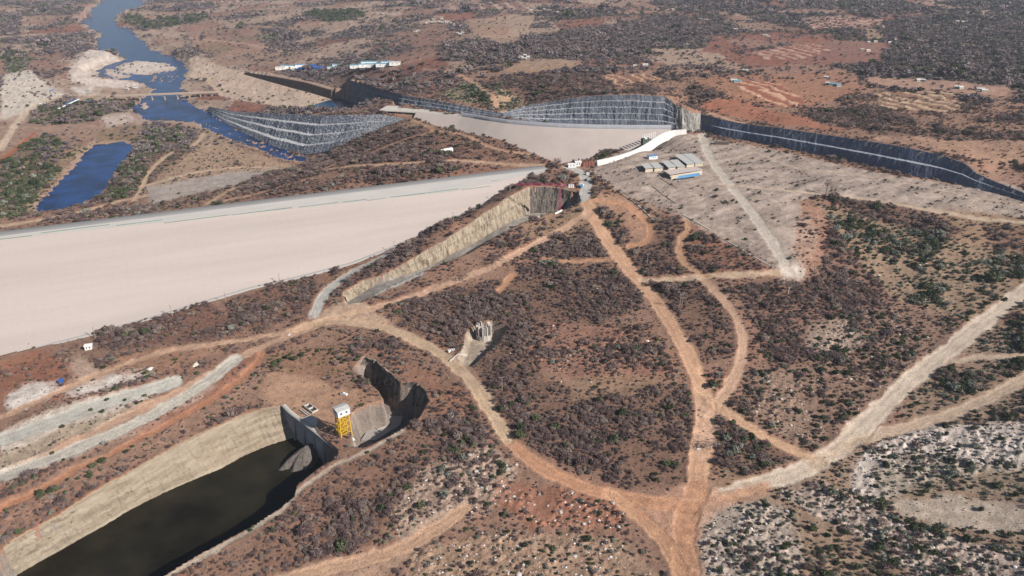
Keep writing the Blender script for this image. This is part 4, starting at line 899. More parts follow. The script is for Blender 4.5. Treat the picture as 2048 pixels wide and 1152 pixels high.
def twig_mesh(name, mat, seed, nt_=150, nl=130, flat=.72, lw=.15, tw=.035, lobes=4, leafy=False):
    r_ = np.random.default_rng(seed); V = []; Fc = []
    cen = np.array([[0, 0, .35]] + [[r_.uniform(-.45, .45), r_.uniform(-.45, .45), r_.uniform(.25, .6)] for _ in range(lobes)]); rad = np.r_[.62, r_.uniform(.35, .55, lobes)]
    def tri(a, b, c): i = len(V); V.extend([a, b, c]); Fc.append((i, i + 1, i + 2))
    for _ in range(nt_):
        k = r_.integers(len(cen)); d = r_.normal(size=3); d[2] = abs(d[2]) * .9 - .1; d /= np.linalg.norm(d)
        tip = cen[k] + d * rad[k] * r_.uniform(.75, 1.05) * np.array([1, 1, flat]); base = np.array([0, 0, .02]) * .5 + cen[k] * r_.uniform(.2, .8)
        s_ = np.cross(d, r_.normal(size=3)); s_ /= np.linalg.norm(s_); tri(base - s_ * tw, base + s_ * tw, tip)
    for _ in range(nl):
        k = r_.integers(len(cen)); d = r_.normal(size=3); d[2] = abs(d[2]) - .15; d /= np.linalg.norm(d)
        c_ = cen[k] + d * rad[k] * r_.uniform(.55, 1.0) * np.array([1, 1, flat]); a = r_.normal(size=3); a /= np.linalg.norm(a); b_ = np.cross(a, d + .6 * r_.normal(size=3)); b_ /= np.linalg.norm(b_) + 1e-6
        s_ = lw * r_.uniform(.6, 1.3); tri(c_ - a * s_, c_ + a * s_, c_ + b_ * s_ * 1.4)
    V = np.array(V); V[:, 2] = np.maximum(V[:, 2], 0)
    me = bpy.data.meshes.new(name); me.from_pydata(V.tolist(), [], Fc); me.materials.append(mat); return me
def stone_mesh(name, seed):
    r_ = np.random.default_rng(seed); bm = bmesh.new(); bmesh.ops.create_icosphere(bm, subdivisions=1, radius=1)
    for v in bm.verts: v.co *= r_.uniform(.65, 1.15); v.co.z = v.co.z * .7 + .25
    me = bpy.data.meshes.new(name); bm.to_mesh(me); bm.free(); me.materials.append(M_ROCK); return me
PROT = dict(
 dry=[twig_mesh('dry_bush', M_DRY, 10 + k, 150, 300, .8, .085, .022) for k in range(5)],
 green=[twig_mesh('green_bush', M_GREEN, 20 + k, 20, 380, .85, .13) for k in range(4)],
 grey=[twig_mesh('grey_bush', M_GREY, 30 + k, 60, 260, .85, .10, .04) for k in range(4)],
 far=[twig_mesh('far_crown', M_FAR, 40 + k, 40, 110, .7, .20) for k in range(5)],
 stone=[stone_mesh('stone', 50 + k) for k in range(5)])
def stuff_instances(name, label, kind_, pts, sc, rot, ix):
    c = bpy.data.collections.new(name + '_kinds')
    for k, me in enumerate(PROT[kind_]): c.objects.link(bpy.data.objects.new('%s_%02d' % (kind_, k), me))
    me = bpy.data.meshes.new(name); me.vertices.add(len(pts)); me.vertices.foreach_set('co', np.asarray(pts, np.float32).ravel())
    for nm, ty, dat, key in (('sc', 'FLOAT_VECTOR', sc, 'vector'), ('rot', 'FLOAT_VECTOR', rot, 'vector'), ('ix', 'INT', ix, 'value')):
        a = me.attributes.new(nm, ty, 'POINT'); a.data.foreach_set(key, np.asarray(dat, np.int32 if ty == 'INT' else np.float32).ravel())
    o = link(bpy.data.objects.new(name, me), label=label, kind='stuff'); md = o.modifiers.new('scatter', 'NODES')
    ng = bpy.data.node_groups.new(name, 'GeometryNodeTree'); md.node_group = ng
    ng.interface.new_socket('Geometry', in_out='INPUT', socket_type='NodeSocketGeometry'); ng.interface.new_socket('Geometry', in_out='OUTPUT', socket_type='NodeSocketGeometry')
    gi = ng.nodes.new('NodeGroupInput'); go = ng.nodes.new('NodeGroupOutput'); ip = ng.nodes.new('GeometryNodeInstanceOnPoints'); ci = ng.nodes.new('GeometryNodeCollectionInfo')
    ci.inputs['Collection'].default_value = c; ci.inputs['Separate Children'].default_value = True; ci.inputs['Reset Children'].default_value = True
    def att(n_, t): a = ng.nodes.new('GeometryNodeInputNamedAttribute'); a.data_type = t; a.inputs['Name'].default_value = n_; return a.outputs['Attribute']
    L = ng.links.new; L(gi.outputs[0], ip.inputs['Points']); L(ci.outputs[0], ip.inputs['Instance']); ip.inputs['Pick Instance'].default_value = True
    L(att('ix', 'INT'), ip.inputs['Instance Index']); L(att('rot', 'FLOAT_VECTOR'), ip.inputs['Rotation']); L(att('sc', 'FLOAT_VECTOR'), ip.inputs['Scale']); L(ip.outputs[0], go.inputs[0]); return o
def candidates(s, r0, r1):
    nx = int(2 * r1 / s) + 2; gx = np.arange(-nx // 2, nx // 2) * s; gy = np.arange(int(r0 * .55 / s), int(r1 / s) + 1) * s
    x, y = np.meshgrid(gx, gy); x = x.ravel(); y = y.ravel(); r = np.hypot(x, y); m = (r > r0 * .98) & (r < r1 * 1.02) & (np.abs(np.arctan2(x, y)) < R(47)); x = x[m]; y = y[m]
    x = x + rng.uniform(-.5, .5, len(x)) * s; y = y + rng.uniform(-.5, .5, len(y)) * s; r = np.hypot(x, y); m = (r >= r0) & (r < r1)
    px, py = topx(x, y, 0 * x + 20); m &= (px > -330) & (px < 2420) & (py < 1340) & (py > -90); return x[m], y[m]
ALL = {k: [] for k in ('dry', 'green', 'grey', 'far', 'stone')}
def add(kind_, x, y, s, hs=1.0):
    z = ZG(x, y); ALL[kind_].append(np.stack([x, y, z, s, s * hs], -1))
for s, r0, r1, band in ((2.25, 190, 640, 0), (3.4, 640, 1200, 1), (6.5, 1200, 2300, 2), (13, 2300, 7000, 3)):
    x, y = candidates(s, r0, r1); i, j = gidx(x, y); dn = dens[i, j]; u = rng.random(len(x)); okm = (u < dn) & (Z[i, j] > -4.8)
    x = x[okm]; y = y[okm]; dn = dn[okm]; i = i[okm]; j = j[okm]
    # leave steep rock alone
    gz = np.abs(ZG(x + 2, y) - ZG(x - 2, y)) / 4 + np.abs(ZG(x, y + 2) - ZG(x, y - 2)) / 4; k = gz < .9; x = x[k]; y = y[k]; dn = dn[k]; i = i[k]; j = j[k]
    t = rng.random(len(x)); g_ = pg[i, j]; c_ = pc[i, j]; isg = t < g_; isc = (~isg) & (t < g_ + c_); isd = ~(isg | isc)
    q = rng.lognormal(-.04, .38, len(x)) * (1 + .5 * np.clip(n1[i, j] + .5 * n2[i, j], -.6, .9))
    if band < 2:
        sz = (0.60 + 0.95 * dn) * q * (1.1 if band == 0 else 1.55)
        add('dry', x[isd], y[isd], sz[isd] * 1.1, .95); add('green', x[isg], y[isg], sz[isg] * 1.2, 1.05); add('grey', x[isc], y[isc], sz[isc] * 1.05, 1.1)
    else:
        sz = (2.2 + 2.0 * dn) * q * (1 if band == 2 else 1.7); add('far', x[isd | isc], y[isd | isc], sz[isd | isc], .9); add('green', x[isg], y[isg], sz[isg] * .9, 1.0)
for s, r0, r1 in ((2.1, 190, 700),):
    x, y = candidates(s, r0, r1); i, j = gidx(x, y); k = rng.random(len(x)) < rub[i, j] * .55; add('stone', x[k], y[k], rng.lognormal(-.75, .5, k.sum()), .8)
x, y = candidates(2.5, 190, 900); i, j = gidx(x, y); k = (rng.random(len(x)) < np.clip(.30 + .5 * n2[i, j], .04, .8) * np.where(dens[i, j] > .02, 1, .0) * np.where(gr[i, j] < 620, 1, .6)) & (Z[i, j] > -4); kk = rng.random(len(x)) < .15
add('dry', x[k & ~kk], y[k & ~kk], rng.lognormal(-.72, .3, (k & ~kk).sum()), .8); add('grey', x[k & kk], y[k & kk], rng.lognormal(-.7, .3, (k & kk).sum()), .8)
# stones at the foot of walls, rubble along road edges
x, y = candidates(4, 190, 700); i, j = gidx(x, y); k = (rng.random(len(x)) < .012) & (reg[i, j] == 0) & (Z[i, j] > -3); add('stone', x[k], y[k], rng.lognormal(-.9, .4, k.sum()), .8)
# clumps of green trees seen one by one
GT = [(560,722,3.2),(575,716,3.6),(590,720,3.4),(604,712,3.2),(548,728,2.6),(186,935,3.4),(205,925,3.2),(180,955,2.8),(214,800,2),(125,855,2.2),(182,820,2.1),(205,825,2.2),(250,800,2),(290,792,2.2),(360,905,2.2),(1560,1148,2.6),(1500,1140,2.6),(1440,1145,2.8),(1005,948,2.4),(935,880,3.4),(945,893,3.0),(925,890,3.2),(910,905,3.0),(1885,775,3.6),(1962,1020,2.8),(2030,990,3.0),(1830,1100,3.0),(1770,1085,2.8),(1720,1060,2.8),(1690,1000,3.2),(1900,925,3.4),(1940,935,3.2),(2000,880,3.0),(1930,772,3.2),(1625,470,2.6),(1490,480,2.4),(1455,480,2.2),(1640,680,3.2),(1700,640,2.8),(1690,835,3.2),(1710,830,2.8),(1650,880,2.8),(1558,792,2.2),(1585,790,2.2),(860,305,6),(875,308,6),(850,312,5),(890,310,5),(1915,775,2.6),(1860,1108,2.4),(845,905,2.6),(1060,620,2.4),(500,1060,2),(735,905,1.6),(505,1053,1.4),(60,690,2.4),(105,905,2.2),(720,755,2.2),(700,748,2.2),(735,765,2.4),(1250,880,2.6),(1310,950,2.6),(1800,690,3),(2010,600,3),(1960,560,3.4),(1920,560,3),(1880,540,3.4),(2000,540,3.4)]
gx = np.array([ground(p[0], p[1]) for p in GT]); ALL['green'].append(np.c_[gx, np.array([p[2] for p in GT]), np.array([p[2] for p in GT]) * 1.1])
for k in ALL: ALL[k] = np.concatenate(ALL[k]) if len(ALL[k]) else np.zeros((0, 5))
LMK = [((60,800),'the white spoil patch at the left'),((150,930),'the pale strips at the left edge'),((300,860),'the top of the pale cliff over the dark water'),((420,800),'the red cut left of the dark channel'),((575,725),'the green trees above the yellow tower'),((640,780),'the terrace behind the yellow tower'),((800,730),'the dark curved pit'),((900,840),'the steel frames by the dark pit'),((700,950),'the right rim of the dark channel'),((600,1080),'the bottom left bush slope'),((450,1120),'the lower end of the dark channel'),((760,1110),'the bottom tan track'),((900,980),'the heaps left of the curved orange road'),((1080,1010),'the reddish heaps below the curved orange road'),((1000,1110),'the heaps at the bottom middle'),((1250,1090),'the rutted track at the bottom'),((1460,1060),'the heaps right of the bottom road'),((1600,1100),'the scrub right of the bottom heaps'),((1760,1110),'the green bushes at the bottom right'),((1950,1100),'the bottom right corner'),((1800,930),'the pinkish heaps below the gravel road'),((1980,900),'the scrub below the right fork'),((1940,1020),'the pale clearing at the right'),((1850,790),'the wedge between the two right roads'),((1980,670),'the thin track at the right edge'),((1500,905),'the small triangle at the road crossing'),((1560,800),'the stony patch right of the crossing'),((1670,680),'the pale rocks in the right scrub'),((1640,800),'the slope left of the gravel road'),((1560,630),'the dense slope below the straight pale road'),((1410,640),'the bush strip between the orange roads'),((1300,850),'the dense slope left of the crossing'),((1150,880),'the dense slope above the curved orange road'),((1040,790),'the bushes right of the curved orange road'),((1200,700),'the sparse red slope'),((1000,640),'the finned drum tower'),((1130,580),'the dense bushes above the red slope'),((860,640),'the bushes left of the drum tower'),((1160,490),'the bush triangle below the crane'),((1270,500),'the bushes inside the orange loop track'),((1440,520),'the spur left of the straight pale road'),((330,660),'the bushes at the dam foot'),((540,610),'the bushes by the gravel ramp'),((880,310),'the low white building on the hill'),((1900,500),'the green slope below the flat ground'),((1750,430),'the dark bushes along the flat ground'),((1450,440),'the flat construction ground'),((140,400),'the blue pond'),((1000,540),'the road along the rock trench'),((200,620),'the left end of the dam foot')]
LW = np.array([G(*p)[:2] for p, _ in LMK]); counts = {}
NAMES = dict(dry=('thorn_bush', 'leafless brown thorn bush', 'bush', 'leafless thorn bushes'), green=('green_bush', 'leafy dark green bush', 'bush', 'leafy green bushes'),
             grey=('grey_bush', 'pale grey green succulent bush', 'bush', 'grey green bushes'), stone=('boulder', 'loose pale boulder', 'rock', 'loose boulders'))
STUFF = dict(dry=('dry_scrub', 'leafless brown scrub covering the slopes'), green=('green_scrub', 'scattered green shrubs and tree crowns'), grey=('grey_green_scrub', 'grey green succulent scrub'), far=('far_woodland', 'bare bluish brown woodland on the far plain'), stone=('rubble', 'broken stones over the dumped heaps'))
for kind_, A5 in ALL.items():
    n_ = len(A5); ix = rng.integers(0, len(PROT[kind_]), n_); rz = rng.uniform(0, 6.28, n_); asp = rng.uniform(.85, 1.15, n_)
    single = np.zeros(n_, bool)
    if kind_ in NAMES:
        px, py = topx(A5[:, 0], A5[:, 1], A5[:, 2]); D_ = np.sqrt(A5[:, 0] ** 2 + A5[:, 1] ** 2 + (A5[:, 2] - CAMH) ** 2); size = np.where((px > 5) & (px < 2043) & (py < 1150) & (py > 0), A5[:, 3] / D_, 0)
        single[np.argsort(-size)[:300]] = True; nm, lb, ct, gp = NAMES[kind_]
        sel = np.nonzero(single)[0]; dd = np.hypot(A5[sel, None, 0] - LW[:, 0], A5[sel, None, 1] - LW[:, 1]); nk = dd.argmin(1); dn_ = dd.min(1); o2 = np.argsort(dn_)
        ORD = ['nearest', 'second nearest', 'third nearest', 'fourth nearest', 'fifth nearest', 'sixth nearest']
        for q_ in o2:
            i = sel[q_]; w = LMK[nk[q_]][1]; c_ = counts.get((kind_, w), 0); counts[(kind_, w)] = c_ + 1
            o_ = bpy.data.objects.new(nm, PROT[kind_][ix[i]]); o_.location = (A5[i, 0], A5[i, 1], A5[i, 2] - .1); o_.rotation_euler = (0, 0, rz[i]); o_.scale = (A5[i, 3] * asp[i], A5[i, 3], A5[i, 4])
            link(o_, label=('%s, %s to %s' % (lb, ORD[c_], w.replace('the ', ''))) if c_ < 6 else '%s further out around %s' % (lb, w), cat=ct, group=gp + ' around ' + w)
    m = ~single
    stuff_instances(STUFF[kind_][0], STUFF[kind_][1], kind_, A5[m, :3] - np.array([0, 0, .1]), np.stack([A5[m, 3] * asp[m], A5[m, 3], A5[m, 4]], -1), np.stack([0 * rz[m], 0 * rz[m], rz[m]], -1), ix[m])
    print('SCATTER', kind_, n_)
# ------------------------------------------------------------------ built things
MYEL = solid('yellow_paint', al(228, 184, 60, 1.0), .6, .2, 1, .4); MWHT = solid('white_paint', (.70, .70, .69), .6, .06, .5)
MROOFG = solid('grey_sheet_roof', (.37, .37, .36), .6, .1, .4, .2); MDARK = solid('dark_glass', (.02, .025, .03), .2, .1, 1, .5); MSTEEL = solid('galvanised_steel', (.40, .41, .42), .5, .1)
MBLUE = solid('blue_sheet', al(92, 148, 196), .55, .12, .5); MBLUE2 = solid('bright_blue_sheet', al(60, 110, 190), .55, .12, .5); MAQUA = solid('aqua_sheet', al(112, 168, 190), .6, .12, .3)
MMAG = solid('magenta_paint', al(190, 70, 110), .5, .08); MTYRE = solid('tyre_rubber', (.02, .02, .02), .9); MWOOD = solid('pole_timber', al(176, 160, 146), .9); MNET = solid('green_scaffold_net', (.035, .075, .055), .9, .3, .8)
MRUST = solid('rusty_red', al(150, 92, 80), .9, .2, .5); MRED = solid('red_tile', al(150, 82, 66), .9, .15, .6); MBRN = solid('brown_sheet', (.11, .085, .075), .8, .2); MCREAM = solid('cream_plaster', al(222, 210, 190), .9); MPINK = solid('pinkish_sheet', al(214, 200, 194), .7, .1, .3)

def heading(a, b): return math.atan2(b[1] - a[1], b[0] - a[0])
# --- yellow frame tower with grey housing
bx = at(689, 871, -1.05); tw = empty('gate_hoist_tower', bx, R(38), label='yellow steel frame tower topped by a grey sheet metal housing', cat='tower')
LEG = []
for sx in (-1, 1):
    for sy in (-1, 1):
        b = MB(); b.bar((sx * 3.9, sy * 3.4, 0), (sx * 3.2, sy * 3.0, 17.5), .62); b.box((sx * 3.9, sy * 3.4, 0), (1.6, 1.6, .5)); b.obj('leg', MYEL, tw); LEG.append((sx, sy))
def lp(sx, sy, z): k = z / 17.5; return (sx * (3.9 - .7 * k), sy * (3.4 - .4 * k), z)
for z in (4.2, 8.6, 13.0, 17.2):
    b = MB()
    for a, c_ in (((-1, -1), (1, -1)), ((1, -1), (1, 1)), ((1, 1), (-1, 1)), ((-1, 1), (-1, -1))): b.bar(lp(*a, z), lp(*c_, z), .28)
    b.obj('ring_beam', MYEL, tw)
for a, c_ in (((-1, -1), (-1, 1)), ((1, 1), (-1, 1)), ((-1, -1), (1, -1))):
    for z in (0.2, 4.4, 8.8, 13.1):
        b = MB(); b.bar(lp(*a, z), lp(*c_, z + 4), .15); b.bar(lp(*c_, z), lp(*a, z + 4), .15); b.obj('brace', MYEL, tw)
for z, q in ((4.4, .8), (8.8, .7), (13.2, .8)):
    b = MB(); b.box((-.6, .4, z), (5.2 * q + 1.4, 4.4 * q + .8, .25)); b.obj('platform', MYEL, tw)
    b = MB(); b.bar((-2.6, -2.4, z - 4.1), (1.8, -2.4, z + .2), .5); b.bar((-2.6, -1.6, z - 4.1), (1.8, -1.6, z + .2), .5)
    for k in range(6): b.box((-2.6 + k * .8, -2.0, z - 3.9 + k * .75), (.5, 1.6, .12))
    b.obj('stair', MYEL, tw)
b = MB(); b.box((0, 0, 17.8), (8.6, 7.4, 4.6)); hs = b.obj('housing', solid('grey_sheet_wall', (.50, .52, .54), .6, .05), tw)
b = MB(); b.quad((-4.6, -4.0, 22.4), (4.6, -4.0, 22.4), (4.6, 0, 23.3), (-4.6, 0, 23.3)); b.quad((-4.6, 0, 23.3), (4.6, 0, 23.3), (4.6, 4.0, 22.4), (-4.6, 4.0, 22.4)); b.quad((-4.6, -4, 22.4), (-4.6, 0, 23.3), (-4.6, 4, 22.4)); b.quad((4.6, -4, 22.4), (4.6, 4, 22.4), (4.6, 0, 23.3)); b.quad((-4.6, -4, 22.4), (-4.6, 4, 22.4), (4.6, 4, 22.4), (4.6, -4, 22.4))
b.obj('roof', MROOFG, tw)
for x_, y_, w_, d_ in ((-2, -3.72, 1.2, .1), (1.8, -3.72, 1.2, .1), (4.32, .6, .1, 1.2), (-4.32, .5, .1, 1.2)): b = MB(); b.box((x_, y_, 19.6), (w_, d_, 1.3)); b.obj('window', MDARK, hs)
b = MB(); b.box((0, 0, 17.45), (7.6, 6.8, .4)); b.obj('base_beam', MYEL, tw)
# machinery at its foot
mc = empty('gate_equipment', at(700, 877, -1.05), R(-52), label='row of white steel gate parts lying at the foot of the yellow tower', cat='equipment')
for k in range(5): b = MB(); b.box((-3.4 + k * 1.6, 0, 0), (1.1, 3.2, 1.1)); b.obj('block', MWHT, mc)
b = MB(); b.bar((-5, -1.9, .2), (5, -1.9, .2), .16); b.bar((-5, 1.9, .2), (5, 1.9, .2), .16); b.obj('rail', MSTEEL, mc)
# --- two-cell concrete basin
bs = empty('concrete_basin', ground(622, 818), R(-44), label='two cell open concrete basin on the terrace left of the yellow tower', cat='basin')
for sx, sy, w_, d_ in ((0, 2.2, 11, .5), (0, -2.2, 11, .5), (-5.4, 0, .5, 4.4), (5.4, 0, .5, 4.4), (0, 0, .5, 4.4)): b = MB(); b.box((sx, sy, 0), (w_, d_, 1.5)); b.obj('wall', CWL, bs)
b = MB(); b.box((0, 0, 0), (10.6, 4.2, .12)); b.obj('floor', solid('basin_floor', (.05, .05, .05), .9), bs)
rl = empty('concrete_beam', ground(612, 829), R(-44), label='long low concrete beam beside the two cell basin', cat='beam')
b = MB(); b.box((0, 0, 0), (15, .7, .8)); b.obj('beam', CWL, rl); b = MB(); b.box((0, 1.6, 0), (13, .5, .5)); b.obj('edge_strip', CWL, rl)

# --- vehicles
def vehicle(px, py, rz, kind_, body, label, s=1.0):
    g = ground(px, py); v = empty('parked_' + kind_, g, rz, label=label, cat=kind_); L_, W_, H_ = {'pickup': (5.2, 1.9, .95), 'van': (5.4, 2.0, 1.9), 'car': (4.4, 1.8, .8), 'truck': (7.5, 2.5, 1.3), 'excavator': (4, 2.8, 1.2)}[kind_]
    b = MB(); b.box((0, 0, .45), (L_, W_, H_)); b.obj('body', body, v)
    if kind_ in ('pickup', 'car'):
        b = MB(); b.box((.3, 0, .45 + H_), (2.3, W_ * .9, .65), 0, .82); c_ = b.obj('cabin', body, v)
        for sx in (-1, 1): b = MB(); b.box((.3 + sx * 1.1, 0, .5 + H_), (.12, W_ * .75, .45)); b.obj('windscreen', MDARK, v)
        for sy in (-1, 1): b = MB(); b.box((.3, sy * W_ * .42, .5 + H_), (1.7, .12, .42)); b.obj('side_window', MDARK, v)
        if kind_ == 'pickup': b = MB(); b.box((-1.75, 0, .45 + H_ - .35), (1.5, W_ * .85, .38)); b.obj('load_bed', MDARK, v)
    elif kind_ == 'van':
        b = MB(); b.box((L_ / 2 - .05, 0, 1.35), (.15, W_ * .85, .7)); b.obj('windscreen', MDARK, v)
        for sy in (-1, 1): b = MB(); b.box((.6, sy * W_ * .5, 1.4), (3.2, .06, .55)); b.obj('side_window', MDARK, v)
        b = MB(); b.box((L_ / 2 + .4, 0, .45), (.9, W_ * .9, .8), 0, .9); b.obj('bonnet', body, v)
    elif kind_ == 'truck':
        b = MB(); b.box((L_ / 2 - .9, 0, .5), (1.8, W_, 2.3)); b.obj('cab', MWHT, v); b = MB(); b.box((L_ / 2 + .02, 0, 1.7), (.1, W_ * .85, .8)); b.obj('windscreen', MDARK, v); b = MB(); b.box((-1, 0, 1.7), (5, W_, .9), 0, 1.06); b.obj('tipper', body, v)
    else:
        b = MB(); b.box((-.5, 0, 1.6), (2.6, 2.2, 1.4)); b.obj('cab', body, v); b = MB(); b.bar((1.2, 0, 2), (4.2, 0, 4.6), .4); b.bar((4.2, 0, 4.6), (6, 0, 1.4), .3); b.box((6, 0, .6), (1, 1.2, .9)); b.obj('arm', body, v)
    for sx in (-1, 1):
        for sy in (-1, 1):
            b = MB(); b.bar((sx * L_ * .32, sy * W_ * .40, .38), (sx * L_ * .32, sy * W_ * .52, .38), .5, n_=10); b.obj('wheel', MTYRE, v)
    v.scale = (s, s, s); return v
vehicle(688, 790, R(-20), 'pickup', MWHT, 'white pickup parked on the terrace behind the yellow tower')
vehicle(1064, 352, R(30), 'van', MWHT, 'white van at the right end of the left dam above the red crane')
vehicle(1052, 360, R(35), 'car', MSTEEL, 'grey car parked behind the white van above the red crane')
vehicle(1163, 374, R(60), 'truck', MBLUE, 'blue and white truck on the grey road by the knob')
vehicle(1175, 349, R(20), 'excavator', MSTEEL, 'grey digger standing right of the grey road by the knob')
vehicle(1130, 411, R(10), 'truck', MWHT, 'white truck parked at the foot of the red crane')
vehicle(1172, 360, R(100), 'car', MDARK, 'dark car on the grey road below the white wall')
# --- cabin near the dam toe
def block_building(name, label, cat, loc, rz, L_, W_, H_, wall, roof, gable=.0, wins=3, door=True, over=.4, group=None):
    v = empty(name, loc, rz, label=label, cat=cat, group=group); b = MB(); b.box((0, 0, -.6), (L_, W_, H_ + .6)); wl_ = b.obj('wall', wall, v); a_, c_ = L_ / 2 + over, W_ / 2 + over; z = H_
    b = MB()
    if gable: b.quad((-a_, -c_, z), (a_, -c_, z), (a_, 0, z + gable), (-a_, 0, z + gable)); b.quad((-a_, 0, z + gable), (a_, 0, z + gable), (a_, c_, z), (-a_, c_, z)); b.quad((-a_, -c_, z), (-a_, 0, z + gable), (-a_, c_, z)); b.quad((a_, -c_, z), (a_, c_, z), (a_, 0, z + gable)); b.quad((-a_, -c_, z + .01), (-a_, c_, z + .01), (a_, c_, z + .01), (a_, -c_, z + .01))
    else: b.box((0, 0, z), (2 * a_, 2 * c_, .3))
    b.obj('roof', roof, v)
    for k in range(wins):
        for sy in (-1,): b = MB(); b.box((-L_ / 2 + (k + .7) * L_ / (wins + .4), sy * (W_ / 2 + .01), H_ * .38), (min(1.2, L_ / (wins + 1) * .6), .12, H_ * .35)); b.obj('window', MDARK, wl_)
    if door: b = MB(); b.box((L_ / 2 + .01, 0, 0), (.12, min(1.2, W_ * .4), H_ * .75)); b.obj('door', MDARK, wl_)
    return v
block_building('site_cabin', 'small white cabin beside the track at the foot of the left dam', 'cabin', ground(178, 697), R(15), 5.2, 3.4, 3.6, MWHT, MWHT, 0, 2)
block_building('blue_shelter', 'blue roofed white shelter between the white wall and the grey sheds', 'shelter', ground(1304, 317), R(20), 11, 6, 3.6, MWHT, MBLUE, 1.0, 3)
block_building('barracks', 'long dark brown ribbed hut beside the straight pale road', 'hut', ground(1443, 289), R(-3), 17, 5.5, 3.2, MBRN, MBRN, 1.2, 5)
block_building('guard_hut', 'tiny dark hut right of the long brown hut', 'hut', ground(1463, 287), R(0), 3, 3, 2.6, MBRN, MRUST, 0, 1)
# --- grey roofed open sheds: each from its roof corners
ZP = 60.0
def shed(corners, label, group='open grey sheds on the flat ground', roof=MROOFG, h=4.0):
    gz = float(np.mean([ZG(*at(*c_, ZP + h)[:2]) for c_ in corners])); pts = [Vector(at(*c_, gz + h)) for c_ in corners]; c0 = sum(pts, Vector()) / 4
    v = empty('storage_shed', (c0.x, c0.y, gz), label=label, cat='shed', group=group); q = [p - Vector((c0.x, c0.y, gz)) for p in pts]
    n_ = 6                                          # roof sheets
    for k in range(n_):
        t0, t1 = k / n_, (k + 1) / n_; a0 = q[0].lerp(q[3], t0); a1 = q[0].lerp(q[3], t1 - .006); b0 = q[1].lerp(q[2], t0); b1 = q[1].lerp(q[2], t1 - .006); up = Vector((0, 0, .25 + .03 * (k % 2)))
        b = MB(); b.v = [tuple(x) for x in (a0, b0, b1, a1)] + [tuple(x + up) for x in (a0, b0, b1, a1)]; b.f = [(3, 2, 1, 0), (4, 5, 6, 7), (0, 1, 5, 4), (1, 2, 6, 5), (2, 3, 7, 6), (3, 0, 4, 7)]; b.obj('roof_sheet', roof, v)
    for p in q: b = MB(); b.bar((p.x * .96, p.y * .96, -.5), (p.x * .96, p.y * .96, h), .16); b.obj('post', MSTEEL, v)
    f = [q[0].lerp(q[3], t) for t in (0, .33, .66, 1)]
    b = MB(); a_, c_ = q[3] * .95, q[2] * .95; b.quad((a_.x, a_.y, -.3), (c_.x, c_.y, -.3), (c_.x, c_.y, h * .8), (a_.x, a_.y, h * .8)); b.obj('front_panel', MCREAM, v); return v
SH = [([(1281,328),(1296,326.5),(1307,336),(1291,338)], 'smallest grey shed, at the left end of the row'),
 ([(1299,326.5),(1315,325),(1327,335),(1309,336.5)], 'second grey shed from the left in the row'),
 ([(1322,322),(1336,321),(1353,333),(1337,336)], 'third grey shed from the left, before the dark gap'),
 ([(1339,320.5),(1355,319),(1371,333),(1355,334.5)], 'fourth grey shed from the left, beside the third one'),
 ([(1349,310),(1364,308.5),(1390,327),(1374,329)], 'long grey shed, fifth from the left in the row'),
 ([(1366,308.3),(1383,307),(1408,326),(1391,327)], 'largest grey shed, at the right end beside the pale road')]
for c_, l_ in SH: shed(c_, l_)
shed([(1326,344),(1338,342),(1352,352),(1343,355)], 'low brown roofed shed left of the pink roofed hall', None, MPINK, 2.2)
hall = shed([(1326,341),(1392,334.5),(1407,339),(1340,350)], 'long hall with a pinkish white roof in front of the grey sheds', None, MPINK, 5.0)
def awn():
    c_ = [at(1358, 352, ZP + 4), at(1400, 345, ZP + 4), at(1398, 351, ZP + 2), at(1352, 358, ZP + 2)]
    gz = float(ZG(c_[0][0], c_[0][1])); v = empty('blue_awning', (c_[0][0], c_[0][1], gz), label='blue sheet awning along the front of the pink roofed hall', cat='awning')
    b = MB(); b.quad(*[(p[0] - c_[0][0], p[1] - c_[0][1], p[2] - gz) for p in c_]); b.quad(*[(p[0] - c_[0][0], p[1] - c_[0][1], p[2] - gz - .15) for p in c_[::-1]]); b.obj('roof_sheet', MBLUE, v)
    for p in c_[2:]: b = MB(); b.bar((p[0] - c_[0][0], p[1] - c_[0][1], -.5), (p[0] - c_[0][0], p[1] - c_[0][1], p[2] - gz), .15); b.obj('post', MSTEEL, v)
awn()
# --- white curved wall
WL = smooth(GP([(1193,331),(1239,319),(1283,303),(1327,284),(1372,265)]), 2); WL = resamp(WL, 25); wl0 = WL[0]
ww = empty('spillway_wall', (wl0[0], wl0[1], float(ZG(wl0[0], wl0[1]))), label='long curved bright white concrete wall at the edge of the flat ground', cat='wall')
wz = [float(ZG(p[0], p[1])) for p in WL]; MW3 = solid('white_concrete', (.46, .45, .44), .8, .05, .1)
for k in range(24):
    a_, c_ = Vector((*WL[k][:2], 0)), Vector((*WL[k + 1][:2], 0)); d_ = (c_ - a_).normalized(); n_ = Vector((d_.y, -d_.x, 0)); zl = wz[0] + (wz[-1] - wz[0]) * k / 24; c_ = c_ - d_ * .12; b = MB(); hh = 6.0
    o_ = Vector(ww.location); P4 = [a_ - n_ * 1.5, a_ + n_ * 3.2, c_ + n_ * 3.2, c_ - n_ * 1.5]; P5 = [a_ - n_ * 1.0, a_ + n_ * .6, c_ + n_ * .6, c_ - n_ * 1.0]
    b.v = [tuple(p + Vector((0, 0, zl - 5)) - o_) for p in P4] + [tuple(p + Vector((0, 0, zl + hh)) - o_) for p in P5]; b.f = [(3, 2, 1, 0), (4, 5, 6, 7), (0, 1, 5, 4), (1, 2, 6, 5), (2, 3, 7, 6), (3, 0, 4, 7)]; b.obj('panel', MW3, ww)
q0 = ground(1176, 331); rw = empty('unfinished_wall', q0, R(22), label='reddish brown unfinished wall stub left of the white wall', cat='wall')
